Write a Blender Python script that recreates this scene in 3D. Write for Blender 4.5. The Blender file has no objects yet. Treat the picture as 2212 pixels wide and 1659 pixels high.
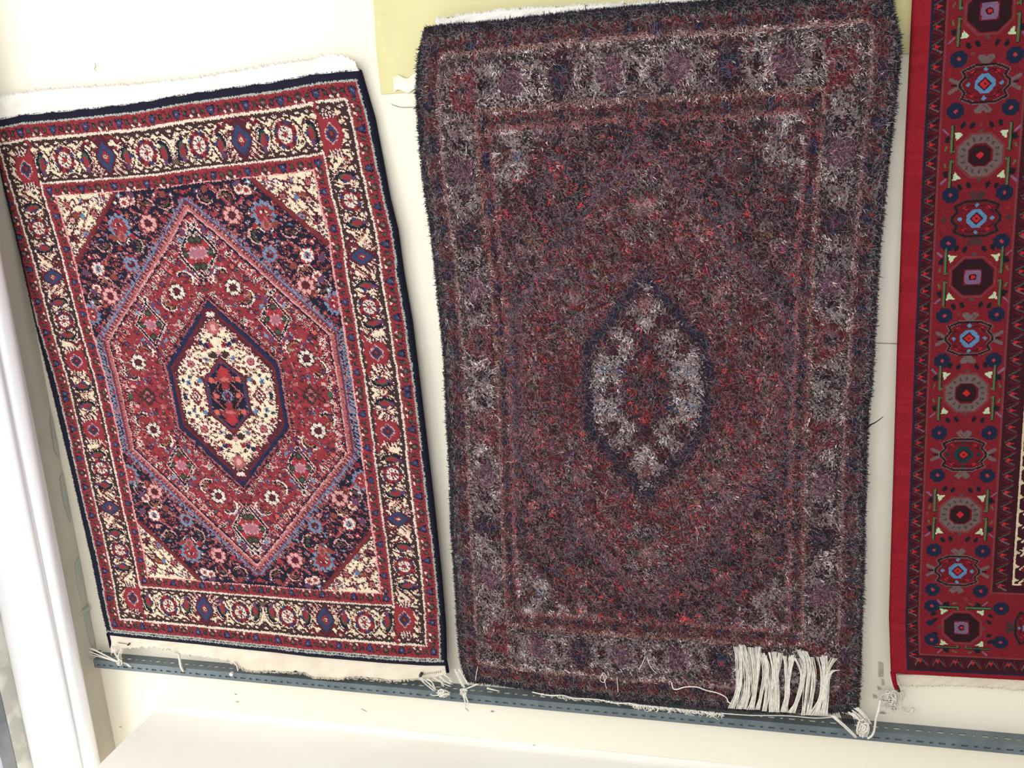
import bpy, math, random
import numpy as np
from mathutils import Matrix, Vector
C = bpy.context.scene.collection
rng = np.random.default_rng(7); rnd0 = random.Random(3)
# ------------------------------------------------------------------ camera: looks down a little and to the left at the back wall (wall = plane y 0, x right, z up, metres)
CX, CY, F, D = 1106., 829.5, 1836., 1.4
hv = np.array([-7806., -40., F]); vv = np.array([394., 7370., F])
AZ = -vv/np.linalg.norm(vv); AX = -hv/np.linalg.norm(hv); AX -= AX.dot(AZ)*AZ; AX /= np.linalg.norm(AX); AN = np.cross(AX, AZ)
if AN[2] < 0: AN = -AN
cam = bpy.data.cameras.new('camera'); co = bpy.data.objects.new('camera', cam); C.objects.link(co)
cam.sensor_width = 36; cam.lens = F/2212*36; cam.clip_start = .01
co.matrix_world = Matrix(((AX[0], -AX[1], -AX[2], 0), (AN[0], -AN[1], -AN[2], -D), (AZ[0], -AZ[1], -AZ[2], 0), (0, 0, 0, 1)))
bpy.context.scene.camera = co
# ------------------------------------------------------------------ world, added fill lamp, exposure
sc = bpy.context.scene
w = bpy.data.worlds.new('world'); sc.world = w; w.use_nodes = True
wb = w.node_tree.nodes['Background']; wb.inputs[0].default_value = (.97, .98, 1., 1); wb.inputs[1].default_value = .60
def area(name, loc, target, sx, sy, power, col):
    l = bpy.data.lights.new(name, 'AREA'); l.shape = 'RECTANGLE'; l.size = sx; l.size_y = sy; l.energy = power; l.color = col
    o = bpy.data.objects.new(name, l); C.objects.link(o); o.location = loc
    o.rotation_euler = (Vector(target)-Vector(loc)).to_track_quat('-Z', 'Y').to_euler(); return o
area('fill_softbox_behind', (-.7, -2.5, .45), (-.8, 0, -.5), 1.6, 1.6, 27, (1., .985, .955))  # soft fill added behind the camera to brighten jamb, left wall and ledge
vs = sc.view_settings; vs.view_transform = 'Standard'; vs.look = 'None'; vs.exposure = 0.; vs.gamma = 1.; vs.use_curve_mapping = False
sc.cycles.max_bounces = 5; sc.cycles.diffuse_bounces = 3
# ------------------------------------------------------------------ helpers
def lin(c):
    c = np.asarray(c, float)/255.; return np.where(c <= .04045, c/12.92, ((c+.055)/1.055)**2.4)
def onwall(px, py, t=0.):
    """survey point (measured in the reference photograph) on the plane t metres in front of the wall"""
    r = np.array([px-CX, py-CY, F]); s = (D-t)/r.dot(AN); return np.array([s*r.dot(AX), -t, s*r.dot(AZ)])
def tag(o, label=None, cat=None, group=None, kind=None):
    for k, v in (('label', label), ('category', cat), ('group', group), ('kind', kind)):
        if v: o[k] = v
    return o
def thing(name, loc, label, cat, group=None):
    o = bpy.data.objects.new(name, None); C.objects.link(o); o.location = loc; o.empty_display_size = .05; return tag(o, label, cat, group)
def mesh(name, V, Fc, mat, parent=None, smooth=False, face_col=None):
    """V (n,3) world coordinates, Fc (m,3|4) or list of polygons"""
    V = np.asarray(V, np.float32); off = np.array(parent_world(parent), np.float32) if parent is not None else np.zeros(3, np.float32)
    me = bpy.data.meshes.new(name)
    if isinstance(Fc, np.ndarray):
        n, k = Fc.shape; me.vertices.add(len(V)); me.vertices.foreach_set('co', (V-off).ravel()); me.loops.add(n*k); me.loops.foreach_set('vertex_index', Fc.astype(np.int32).ravel())
        me.polygons.add(n); me.polygons.foreach_set('loop_start', np.arange(0, n*k, k, dtype=np.int32)); me.polygons.foreach_set('loop_total', np.full(n, k, np.int32)); me.update(calc_edges=True)
    else: me.from_pydata([tuple(map(float, v)) for v in (V-off)], [], Fc); me.update()
    if face_col is not None:
        a = me.attributes.new('knot_colour', 'FLOAT_COLOR', 'FACE'); a.data.foreach_set('color', np.concatenate([face_col, np.ones((len(face_col), 1))], 1).astype(np.float32).ravel())
    if smooth: me.polygons.foreach_set('use_smooth', np.ones(len(me.polygons), bool))
    me.materials.append(mat); o = bpy.data.objects.new(name, me); C.objects.link(o)
    if parent is not None: o.parent = parent
    return o
def parent_world(p):
    v = Vector((0, 0, 0))
    while p is not None: v += p.location; p = p.parent
    return v
class MB:
    def __init__(s): s.v = []; s.f = []
    def box(s, x0, x1, y0, y1, z0, z1):
        b = len(s.v); s.v += [(x, y, z) for x in (x0, x1) for y in (y0, y1) for z in (z0, z1)]
        s.f += [[b+i for i in q] for q in ((0, 1, 3, 2), (4, 6, 7, 5), (0, 4, 5, 1), (2, 3, 7, 6), (0, 2, 6, 4), (1, 5, 7, 3))]; return s
    def tube(s, pts, r, n=6, taper=1.):
        pts = smooth_path(pts); b = len(s.v); m = len(pts)
        for i, p in enumerate(pts):
            t = np.array(pts[min(i+1, m-1)])-np.array(pts[max(i-1, 0)]); t /= np.linalg.norm(t)+1e-9
            a = np.cross(t, (0, 1, .13)); a /= np.linalg.norm(a)+1e-9; c = np.cross(t, a); rr = r*(1+(taper-1)*i/(m-1))
            for k in range(n): q = 2*math.pi*k/n; s.v.append(tuple(np.array(p)+rr*(math.cos(q)*a+math.sin(q)*c)))
        for i in range(m-1):
            for k in range(n): s.f.append([b+i*n+k, b+i*n+(k+1) % n, b+(i+1)*n+(k+1) % n, b+(i+1)*n+k])
        s.f += [[b+k for k in range(n)][::-1], [b+(m-1)*n+k for k in range(n)]]; return s
    def build(s, name, mat, parent=None, smooth=True): return mesh(name, s.v, s.f, mat, parent, smooth)
def smooth_path(p, k=4):
    p = [np.array(q, float) for q in p]
    if len(p) < 3: return [p[0]+(p[-1]-p[0])*i/3 for i in range(4)]
    out = []
    for i in range(len(p)-1):
        a, b, c, d = p[max(i-1, 0)], p[i], p[i+1], p[min(i+2, len(p)-1)]
        for j in range(k): t = j/k; out.append(.5*((2*b)+(c-a)*t+(2*a-5*b+4*c-d)*t*t+(3*b-a-3*c+d)*t**3))
    return out+[p[-1]]
# ------------------------------------------------------------------ materials
def mat(name, col, rough=.8, noise=None, bump=0., bscale=60., metal=0., spec=.5, sheen=0.):
    m = bpy.data.materials.new(name); m.use_nodes = True; nt = m.node_tree; b = nt.nodes['Principled BSDF']; L = nt.links
    b.inputs['Base Color'].default_value = (*lin(col), 1); b.inputs['Roughness'].default_value = rough; b.inputs['Metallic'].default_value = metal
    b.inputs['Specular IOR Level'].default_value = spec; b.inputs['Sheen Weight'].default_value = sheen
    tc = nt.nodes.new('ShaderNodeTexCoord')
    if noise:
        c2, scale, lo, hi = noise; n = nt.nodes.new('ShaderNodeTexNoise'); n.inputs['Scale'].default_value = scale; n.inputs['Detail'].default_value = 6; L.new(tc.outputs['Object'], n.inputs['Vector'])
        r = nt.nodes.new('ShaderNodeValToRGB'); r.color_ramp.elements[0].position = lo; r.color_ramp.elements[1].position = hi
        r.color_ramp.elements[0].color = (*lin(col), 1); r.color_ramp.elements[1].color = (*lin(c2), 1); L.new(n.outputs['Fac'], r.inputs[0]); L.new(r.outputs[0], b.inputs['Base Color'])
    if bump:
        n = nt.nodes.new('ShaderNodeTexNoise'); n.inputs['Scale'].default_value = bscale; n.inputs['Detail'].default_value = 5; L.new(tc.outputs['Object'], n.inputs['Vector'])
        bp = nt.nodes.new('ShaderNodeBump'); bp.inputs['Strength'].default_value = bump; bp.inputs['Distance'].default_value = .004; L.new(n.outputs['Fac'], bp.inputs['Height']); L.new(bp.outputs[0], b.inputs['Normal'])
    return m
def wool(name, rough=.95, sheen=.0):
    m = bpy.data.materials.new(name); m.use_nodes = True; nt = m.node_tree; b = nt.nodes['Principled BSDF']; a = nt.nodes.new('ShaderNodeAttribute'); a.attribute_name = 'knot_colour'
    nt.links.new(a.outputs['Color'], b.inputs['Base Color']); b.inputs['Roughness'].default_value = rough; b.inputs['Specular IOR Level'].default_value = .1; b.inputs['Sheen Weight'].default_value = sheen; return m
M = dict(wall=mat('cream_wall_paint', (244, 236, 214), .42, ((247, 242, 226), 1.6, .35, .7), .12, 14., spec=.35), ledge=mat('white_plaster', (250, 248, 240), .7, ((244, 240, 230), 3., .4, .7), .1, 9.),
         tan=mat('grey_tan_wall', (206, 198, 182), .6, ((186, 176, 160), 5., .42, .66), .2, 20.), jamb=mat('glossy_white_paint', (250, 249, 250), .16, None, .1, 7., spec=.7),
         plaster=mat('patched_plaster', (196, 194, 184), .8, ((226, 224, 212), 14., .46, .56), .5, 30.), frame=mat('grey_blue_frame', (120, 126, 134), .4, ((146, 150, 154), 20., .4, .6)),
         teal=mat('pale_teal_paint', (178, 188, 178), .6, ((196, 194, 180), 22., .4, .6), .3, 40.), yellow=mat('yellow_plastic', (212, 204, 146), .3, ((204, 195, 136), 5., .4, .7), .05, 12., spec=.5),
         tape=mat('clear_tape', (236, 230, 188), .15, ((244, 240, 214), 60., .4, .6), .4, 90., spec=.8), slot_blocker=mat('grey_slot_blocker', (128, 136, 136), .8, ((116, 122, 122), 30., .4, .6)), rail=mat('slate_grey_enamel', (104, 116, 122), .34, ((92, 104, 110), 24., .4, .6), .06, 50., spec=.5),
         cotton=mat('white_cotton', (252, 248, 240), .95, ((240, 234, 224), 40., .4, .7), .6, 700., spec=.1), cottong=mat('grubby_cotton', (238, 226, 206), .95, ((226, 212, 192), 30., .4, .7), .6, 600., spec=.1),
         string=mat('cotton_string', (236, 232, 222), .9, ((220, 214, 200), 200., .4, .6), spec=.1), wool=wool('dyed_wool'), wooll=wool('long_dyed_wool', .8, .0), navyw=mat('navy_wool_edge', (26, 26, 46), .95, ((18, 18, 34), 300., .4, .6), .6, 500., spec=.1),
         redw=mat('red_wool_edge', (160, 24, 40), .95, ((136, 16, 30), 200., .4, .6), .5, 500., spec=.1), black=mat('black_yarn', (22, 20, 26), .9, ((34, 32, 38), 300., .4, .6), spec=.1), dark=mat('dark_iron', (40, 36, 40), .5, ((60, 50, 46), 90., .4, .6)),
         back=mat('woven_backing', (150, 110, 100), .95, ((120, 60, 60), 120., .4, .6), .5, 400., spec=.1), line=mat('old_crack', (150, 142, 128), .9, ((120, 112, 100), 70., .4, .6)), rust=mat('mortar_stain', (196, 186, 164), .9, ((160, 148, 124), 40., .4, .6)))
glass = bpy.data.materials.new('bright_window_pane'); glass.use_nodes = True; gb = glass.node_tree.nodes['Principled BSDF']; gb.inputs['Emission Color'].default_value = (1, 1, 1, 1); gb.inputs['Emission Strength'].default_value = 1.9
# ------------------------------------------------------------------ knotted designs
# every rug is a grid of knots; the patterns are drawn knot by knot on these canvases
PAL = dict(red=(146, 51, 57), red2=(118, 46, 48), redb=(168, 54, 60), cream=(236, 218, 184), creamw=(230,214,196), navy=(30,29,46), navy2=(34, 42, 72),
           brown=(66,44,44), blue=(54, 66, 98), lblue=(112, 137, 162), pink=(176, 100, 100), pinkw=(216,160,152), green=(66,92,66),
           purple=(100,66,94), orange=(204,100,84), maroon=(84,34,46), olive=(104,86,72), rust=(134,68,60), gold=(166,116,76),
           lav=(168,112,132), mint=(176, 178, 166), black=(24,24,32), grey=(104,88,86), greyd=(78,62,62), redr=(142,24,36), redd=(106,18,30),
           wine=(58,16,28), dkm=(42,16,24), skyb=(88, 128, 164), lavp=(120,90,118), palegr=(182,200,160), lime=(76,104,62), pinkl=(118,52,54),
           creamr=(206,188,156), teal=(20,50,50), nvr=(26,32,56), scar=(182,36,40), redm=(118, 25, 35), redv=(148, 28, 39))
PN = list(PAL); PI = {k: i for i, k in enumerate(PN)}
class Canvas:
    def __init__(s, w, h, base):
        s.w, s.h = w, h; s.a = np.full((h, w), PI[base], np.uint8); s.at()
    def at(s, x=0., y=0., rot=0., sx=1., sy=None):
        sy = sx if sy is None else sy
        c, n = math.cos(math.radians(rot)), math.sin(math.radians(rot))
        s.M = (c*sx, -n*sy, x, n*sx, c*sy, y); s.k = (abs(sx)+abs(sy))/2; return s
    def T(s, pts):
        a, b, x, c, d, y = s.M
        return np.array([(a*p+b*q+x, c*p+d*q+y) for p, q in pts], float)
    def box(s, t, m):
        x0 = max(0, int(t[:,0].min()-m)); x1 = min(s.w, int(t[:,0].max()+m+2)); y0 = max(0, int(t[:,1].min()-m)); y1 = min(s.h, int(t[:,1].max()+m+2))
        if x1 <= x0 or y1 <= y0: return None
        X, Y = np.meshgrid(np.arange(x0, x1)+.5, np.arange(y0, y1)+.5); return x0, x1, y0, y1, X, Y
    def P(s, pts, c):
        t = s.T(pts); b = s.box(t, 1)
        if b is None: return s
        x0, x1, y0, y1, X, Y = b; ins = np.zeros(X.shape, bool)
        for (ax, ay), (bx, by) in zip(t, np.roll(t, -1, 0)):
            if ay == by: continue
            ins ^= ((ay > Y) != (by > Y)) & (X < (bx-ax)*(Y-ay)/(by-ay)+ax)
        s.a[y0:y1, x0:x1][ins] = PI[c]; return s
    def L(s, pts, w, c, close=False):
        if close: pts = list(pts)+[pts[0]]
        t = s.T(pts); w = w*s.k; b = s.box(t, w)
        if b is None: return s
        x0, x1, y0, y1, X, Y = b; d = np.full(X.shape, 1e9)
        for (ax, ay), (bx, by) in zip(t[:-1], t[1:]):
            vx, vy = bx-ax, by-ay; q = vx*vx+vy*vy+1e-9; u = np.clip(((X-ax)*vx+(Y-ay)*vy)/q, 0, 1)
            d = np.minimum(d, np.hypot(X-ax-u*vx, Y-ay-u*vy))
        s.a[y0:y1, x0:x1][d <= max(w/2, .5)] = PI[c]; return s
    def E(s, x, y, rx, ry, c, rot=0):
        r = math.radians(rot); n = 18
        return s.P([(x+rx*math.cos(a)*math.cos(r)-ry*math.sin(a)*math.sin(r), y+rx*math.cos(a)*math.sin(r)+ry*math.sin(a)*math.cos(r)) for a in [i*2*math.pi/n for i in range(n)]], c)
    def R(s, x0, y0, x1, y1, c): return s.P([(x0, y0), (x1, y0), (x1, y1), (x0, y1)], c)
def star(r0, r1, n, ph=0.): return [((r0 if i % 2 else r1)*math.cos(math.pi*i/n+ph), (r0 if i % 2 else r1)*math.sin(math.pi*i/n+ph)) for i in range(2*n)]
def ring_pts(r, n, ph=0.): return [(r*math.cos(2*math.pi*i/n+ph), r*math.sin(2*math.pi*i/n+ph)) for i in range(n)]
def rosette_border(c):
    c.P(star(10, 13, 8), 'maroon')
    for i, (x, y) in enumerate(ring_pts(10.4, 8, .39)): c.E(x, y, 2.1, 2.1, 'blue' if i % 2 else 'red')
    c.E(0, 0, 8.6, 8.6, 'red'); c.E(0, 0, 7.2, 7.2, 'creamw')
    for i, (x, y) in enumerate(ring_pts(5.2, 8, 0)): c.L([(x*.75, y*.75), (x*1.12, y*1.12)], 1.2, 'brown')
    c.E(0, 0, 2.6, 2.6, 'red')
def rosette_field(c, petal='creamw', disc='brown', core='maroon', r=9.):
    c.P(star(r*.98, r*1.22, 8, .2), disc)
    for x, y in ring_pts(r*.74, 8, .39): c.E(x, y, r*.27, r*.27, petal)
    c.E(0, 0, r*.42, r*.42, core); c.E(0, 0, r*.16, r*.16, 'red')
def boteh(c):
    c.P([(-5, 10), (-7, 2), (-6, -6), (-2, -11), (3, -11), (1, -7), (5, -3), (5, 4), (2, 9), (0, 12)], 'navy')
    c.P([(-3, 7), (-4, 0), (-3, -6), (0, -8), (3, -2), (4, 4), (2, 8)], 'green'); c.P([(-2, 7), (-3, 0), (-1, -6), (2, -3), (4, 3), (2, 9)], 'red')
    c.E(4.5, -1, 2.2, 2.4, 'blue'); c.E(1, 9, 2.6, 3.6, 'purple')
def lozenge(c):
    c.P([(0, -24), (3, -17), (9, -8), (12, 0), (9, 8), (3, 17), (0, 23), (-3, 17), (-9, 8), (-12, 0), (-9, -8), (-3, -17)], 'maroon')
    for sx in (-1, 1):
        for k in range(4): c.L([(sx*(5+k*2.6), 14-k*3.6), (sx*(10+k*3.0), 22-k*4.0)], 1.6, 'maroon'); c.L([(sx*(7+k*2.6), 14-k*3.6), (sx*(12+k*3.0), 21-k*4.0)], 1.1, 'pinkw')
        c.L([(sx*2, -20), (sx*8, -15), (sx*11, -20), (sx*16, -12), (sx*20, -16), (sx*25, -9)], 3.2, 'maroon'); c.L([(sx*3, -21), (sx*8, -17), (sx*11, -22), (sx*16, -14), (sx*20, -18)], 1., 'red')
    c.P([(0, -16), (9.6, -2), (9.6, 2), (0, 16), (-9.6, 2), (-9.6, -2)], 'blue'); c.P([(0, -8), (5, 0), (0, 8), (-5, 0)], 'maroon'); c.P([(0, -7), (4.4, 0), (0, 7), (-4.4, 0)], 'red')
    c.E(0, 0, 2.2, 2.4, 'cream'); c.E(0, 0, 1, 1, 'green')
def hexagon_motif(c):
    c.P([(-9, -15), (9, -15), (15, 0), (9, 15), (-9, 15), (-15, 0)], 'red')
    for sy in (-1, 1):
        for k in range(4): c.L([(-8+k*3.8, sy*14), (-10+k*4.2, sy*20)], 1.5, 'maroon'); c.L([(-6.2+k*3.8, sy*14), (-8+k*4.2, sy*20)], 1.2, 'creamw')
        c.L([(12, sy*9), (10, sy*17), (15, sy*21), (11, sy*27)], 3.4, 'red')
    c.P([(0, -10), (8, -3), (8, 3), (0, 10), (-8, 3), (-8, -3)], 'pinkw'); c.P([(0, -8.6), (6.7, -2.4), (6.7, 2.4), (0, 8.6), (-6.7, 2.4), (-6.7, -2.4)], 'blue')
    c.P([(0, -5.6), (4.4, -1.6), (4.4, 1.6), (0, 5.6), (-4.4, 1.6), (-4.4, -1.6)], 'maroon'); c.E(0, 0, 1.6, 1.8, 'rust')
def guard_flower(c, k):
    if k % 4 == 0:
        c.P([(-4.6, -5), (-1.5, -3.5), (0, -5), (1.5, -3.5), (4.6, -5), (4, 1), (1, 5.5), (-1, 5.5), (-4, 1)], 'navy'); c.P([(-3, -3), (3, -3), (3, 1), (0, 5), (-3, 1)], 'blue'); c.E(0, -.5, 1, 1, 'lav')
    elif k % 4 == 2:
        c.E(-4, 3.4, 1.6, 1.4, 'creamw'); c.E(4, 3.4, 1.6, 1.4, 'creamw'); c.P([(-4.6, -3), (0, -5.4), (4.6, -3), (3.6, 2), (0, 5.4), (-3.6, 2)], 'brown'); c.E(0, -.4, 2.2, 2, 'olive'); c.E(0, -.4, 1, 1, 'lav')
    else:
        s = 1 if k % 4 == 1 else -1
        c.L([(-4*s, -5), (-1.6*s, 0), (-3*s, 4.6)], 1.1, 'maroon'); c.L([(4*s, 5), (2.2*s, 0), (3*s, -4.6)], 1.1, 'maroon'); c.E(.2, 0, 1.7, 3.4, 'navy', -14*s); c.E(.2, 0, 1., 2.4, 'green', -14*s)
def curl_leaf(c, body='gold', edge='creamw', dark='navy'):
    o = [(-11, 3), (-10, -4), (-5, -9), (2, -10), (8, -6), (9, -1)]; i = [(9, -1), (4, -4), (-2, -4), (-6, 0), (-7, 4)]
    c.P(o+i, edge); c.P([(x*.88, y*.86+.3) for x, y in o+i], dark); c.P([(-7, 2), (-6, -3), (-1, -6.2), (5, -5), (7, -2), (2, -3.5), (-3, -2), (-5, 2)], body)
    c.L([(-5.5, 1), (-3, -3.4), (2, -4.2)], 1., 'maroon')
def small_flower(c, a='orange', b='maroon', r=3.4):
    c.P(star(r*.5, r, 4, .0), a); c.E(0, 0, r*.4, r*.4, b)
def palmette(c):
    c.P(star(11, 15, 11, .1), 'lblue'); c.P(star(8, 11.6, 10, .2), 'red'); c.E(-3, -2, 1, 1.6, 'creamw'); c.E(3, -2, 1, 1.6, 'creamw'); c.E(0, -3, 2.2, 1.4, 'maroon')
    c.P([(-6, 12), (0, 2), (6, 12), (3, 16), (-3, 16)], 'pink'); c.P([(-3.6, 12), (0, 5), (3.6, 12), (0, 14)], 'rust'); c.L([(-8, 13), (-5, 17)], 1.6, 'creamw'); c.L([(8, 13), (5, 17)], 1.6, 'creamw')
def lav_lozenge(c):
    c.L([(0, -27), (17, 0), (0, 27), (-17, 0)], 4.2, 'creamw', True); c.L([(0, -27), (17, 0), (0, 27), (-17, 0)], 2.6, 'navy', True)
    for x, y in ((0, -15), (0, 15), (-10, 0), (10, 0)): c.E(x, y, 4, 4.6, 'brown'); c.E(x, y, 2, 2.4, 'green')
    for x, y in ((-6, -8), (6, -8), (-6, 8), (6, 8)): c.E(x, y, 2.8, 3.6, 'redb')
    c.P(star(5.2, 8.6, 8, .1), 'pinkw'); c.P(star(4.4, 7.8, 8, .4), 'lav'); c.P(star(2, 5, 5, .4), 'pink'); c.E(0, 0, 1.6, 1.6, 'lav')
    for sx in (-1, 1):
        c.E(sx*8, -24, 2.6, 5, 'purple', sx*25); c.E(sx*8, 24, 2.6, 5, 'purple', -sx*25); c.P([(sx*13-3, -20), (sx*13+2, -18), (sx*13+3, -13), (sx*13-2, -15)], 'lblue')
        c.P([(sx*14-3, 19), (sx*14+2, 15), (sx*14+2, 20), (sx*14-1, 23)], 'lblue'); small_at(c, sx*20, -9, 'purple'); small_at(c, sx*20, 9, 'purple')
    c.E(0, -32, 3, 3.4, 'creamw'); c.E(0, -32, 2, 2.3, 'navy'); c.E(0, 31, 2, 2.4, 'navy')
def small_at(c, x, y, col): c.E(x, y, 3, 3.6, 'maroon'); c.E(x-.9, y, 1, 1.8, col); c.E(x+1, y-.6, 1, 1.8, col)
def hooks(c, p, q, n, side, dark='navy', light='creamw'):
    (ax, ay), (bx, by) = p, q; L = math.hypot(bx-ax, by-ay); tx, ty = (bx-ax)/L, (by-ay)/L; nx, ny = -ty*side, tx*side
    f = lambda s, d: (ax+tx*s+nx*d, ay+ty*s+ny*d)
    for k in range(n):
        s = (k+.5)*L/n; c.L([f(s-2.6, 0), f(s-2.6, 6), f(s+1.8, 6.6), f(s+2.2, 3)], 2.6, light if k % 2 else 'pinkw'); c.L([f(s-2.6, 0), f(s-2.6, 6), f(s+1.8, 6.6), f(s+2.2, 3)], 1.3, dark)
        c.E(*f(s, 9.5), 1.1, 1.1, 'mint' if k % 2 else 'orange')
def fill_gaps(c, ground, r, n, cols, rnd, x0=0, y0=0, x1=999, y1=999, f=None):
    g = c.a == PI[ground]; k = 0
    for _ in range(n*14):
        x, y = rnd.randrange(max(r, x0), min(c.w-1, x1)), rnd.randrange(max(r, y0), min(c.h-1, y1))
        if (c.a[y-r:y+r+1, x-r:x+r+1] == PI[ground]).all():
            k += 1; c.at(x+.5, y+.5, rnd.random()*90, r/3.6)
            if f: f(c)
            else:
                a = rnd.choice(cols); q = rnd.random()
                if q < .45: c.P(star(1.7, 3.6, 4), a).E(0, 0, 1.2, 1.2, rnd.choice(cols))
                elif q < .75: c.E(0, 0, 3.3, 2.1, a).E(0, 0, 1.6, .8, rnd.choice(cols))
                else: c.L([(-3, 2), (-1, -2), (3, -1)], 1.5, a)
        if k >= n: break
    c.at()
def outline(c, ground, cols, p, x0, y0, x1, y1, seed):
    r = np.random.default_rng(seed); g = c.a == PI[ground]; n = np.zeros_like(g)
    for dy, dx in ((0, 1), (1, 0), (0, -1), (-1, 0)): n |= ~np.roll(g, (dy, dx), (0, 1))
    m = g & n & (r.random(g.shape) < p); k = np.zeros_like(g); k[y0:y1, x0:x1] = True; m &= k
    c.a[m] = np.array([PI[q] for q in cols], np.uint8)[r.integers(0, len(cols), g.shape)][m]
def design_medallion():
    W, H = 220, 325; c = Canvas(W, H, 'navy'); rnd = random.Random(4)
    c.R(6, 8, 300, 400, 'mint'); c.R(8, 10, 300, 400, 'red')
    c.R(20, 25, 300, 400, 'rust'); c.R(22, 26, 300, 400, 'cream')
    # main border, top: rows 27-75, side: columns 23-59
    def vine(a, b, n, x0, x1):                       # brown vine along both edges of the border
        for k in range(n):
            s0 = x0+(x1-x0)*k/n; s1 = x0+(x1-x0)*(k+1)/n; m = (s0+s1)/2; yield s0, m, s1
    for hor in (True, False):
        g = (lambda u, v: (u, v)) if hor else (lambda u, v: (v, u))
        e0, e1 = (29.5, 73) if hor else (25.5, 57.5); end = 222 if hor else 330; mid = (e0+e1)/2; am = 6.5 if hor else 5.
        st = 11.8
        for k in range(int(end/st)+1):
            s = 14+k*st; q = 1 if k % 2 else -1
            for e, d in ((e0, 1), (e1, -1)):
                c.L([g(s, e+d*.5), g(s+st, e+d*.5)], 3., 'brown'); c.L([g(s, e+d*1.5), g(s+4, e+d*am), g(s+8, e+d*(am-1.5)), g(s+st, e+d*1.5)], 2.6, 'brown')
                c.E(*g(s+5.6, e+d*3.2), 1.3, 1.3, 'creamw'); c.E(*g(s+st, e-d*1.6), 1.6, 1.2, 'cream')
        for k in range(int(end/23.6)+1):                 # loops that reach into the border
            s = 20+k*23.6; q = 1 if k % 2 else -1; e = e0 if q > 0 else e1
            c.L([g(s-6, e+q*3), g(s-2, e+q*9), g(s+4, e+q*13), g(s+9, e+q*9), g(s+5, e+q*6)], 2.4, 'brown'); c.E(*g(s+4, e+q*9.6), 1.7, 1.5, 'creamw'); c.L([g(s-8, e+q*12), g(s-3, e+q*15)], 1.4, 'red' if k % 3 else 'maroon')
        c.at()
        zig = [(s, mid+(7 if i % 2 else -7)*(1.5 if hor else 1.1)) for i, s in enumerate(range(58, end, 12))]
        c.L([g(*p) for p in zig], 2.2, 'brown'); c.L([g(p[0]+3, p[1]) for p in zig], 1., 'red')
    c.R(22, 25, 300, 27, 'creamw'); c.R(22, 25, 23.6, 400, 'creamw')
    my = 51.5
    for x, r in ((68, 8), (119, -8), (167, 8), (209, -8)):
        c.at(x, my+2, r).E(0, 0, 9.5, 15.5, 'brown').E(0, 0, 8.2, 14, 'cream'); c.at(x, my+2, r, (1 if r > 0 else -1), 1.12); boteh(c)
    for x in (95, 190): c.at(x, my, 0, 1.16, 1.3).P(star(12, 14.6, 8), 'brown').E(0, 0, 12.4, 12.6, 'cream'); c.at(x, my, 0, 1.0, 1.22); rosette_border(c)
    c.at(143, my, 0, 1.05, 1.06); lozenge(c)
    c.at(220, my).L([(-8, -20), (0, -10), (8, -20)], 3, 'brown').L([(-7, -15), (0, -6)], 1.5, 'creamw').P([(-5, 16), (0, 8), (5, 16)], 'olive')
    mx = 41.5
    for y, fl in ((101, 1), (147, -1), (211, 1), (250, -1), (313, -1)):
        c.at(mx, y, 90).E(0, 0, 8.6, 13, 'maroon').E(0, 0, 7.4, 12, 'cream'); c.at(mx, y, 90, .95*fl, .95); boteh(c)
    for y in (124, 233): c.at(mx, y).P(star(13.5, 16, 8), 'brown').E(0, 0, 13.4, 12.6, 'cream'); c.at(mx, y, 0, .98, .98); rosette_border(c)
    c.at(mx, 181, 90, .82, .78); lozenge(c)
    c.at(mx, 282, 0, .96, .86); hexagon_motif(c); c.at(47, 58, 0, .86, 1.12); hexagon_motif(c)
    c.at()
    c.R(57.6, 73.6, 300, 400, 'creamw'); c.R(60, 76, 300, 400, 'rust'); c.R(61, 77, 300, 400, 'red')
    k = 0
    def guards_out():
      c.at().R(8, 10, 300, 25, 'red').R(8, 10, 20, 400, 'red').R(20, 24, 300, 25.4, 'rust').R(20, 24, 21.4, 400, 'rust')
      for i in range(28): c.at(14+i*9.6, 18.2, 0, .98, 1.12); guard_flower(c, i)
      for i in range(40): c.at(14.6, 27+i*9.5, -90, .95, .98); guard_flower(c, i+1)
    def guards_in():
      c.at().R(57.6, 73.6, 300, 76, 'creamw').R(57.6, 73.6, 60, 400, 'creamw').R(60, 76, 300, 89, 'red').R(60, 76, 72.4, 400, 'red').R(60, 76, 300, 77, 'rust').R(60, 76, 61, 400, 'rust')
      for i in range(20): c.at(67+i*9.6, 83.8, 0, .95, 1.02); guard_flower(c, i)
      for i in range(30): c.at(66.8, 93+i*9.5, -90, .92, .86); guard_flower(c, i+2)
      c.at()
    guards_out()
    c.at().R(6, 8, 300, 9.6, 'mint').R(6, 8, 7.6, 400, 'mint')
    c.R(72.4, 89, 300, 400, 'pink'); c.R(73.4, 90.2, 300, 400, 'navy')
    fx0, fy0 = 73.4, 90.2
    # navy ground of the field filled with flowers
    c.at()
    def fld(x, y, f, rot=0, sx=1., sy=None, *a): c.at(x, y, rot, sx, sy); f(c, *a); c.at()
    for x0, y0, x1, y1 in ((120, 140, 150, 128), (100, 172, 118, 158), (140, 170, 128, 190), (110, 190, 140, 214), (156, 110, 186, 130), (190, 92, 160, 130), (96, 208, 120, 226), (80, 230, 105, 200), (118, 180, 150, 160), (125, 196, 112, 222)):
        c.L([(x0, y0), (x1, y1)], 2.6, 'pink'); c.L([(x0+1, y0), (x1+1, y1)], 1.6, 'red')
    for x, y in ((172, 126), (106, 205)): fld(x, y, rosette_field, 0, 1.1, 1.1, 'pinkw', 'red2', 'maroon')
    fld(137, 128, palmette, 0, .98, 1.06); fld(78, 226, palmette, 90, .9, .8)
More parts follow.
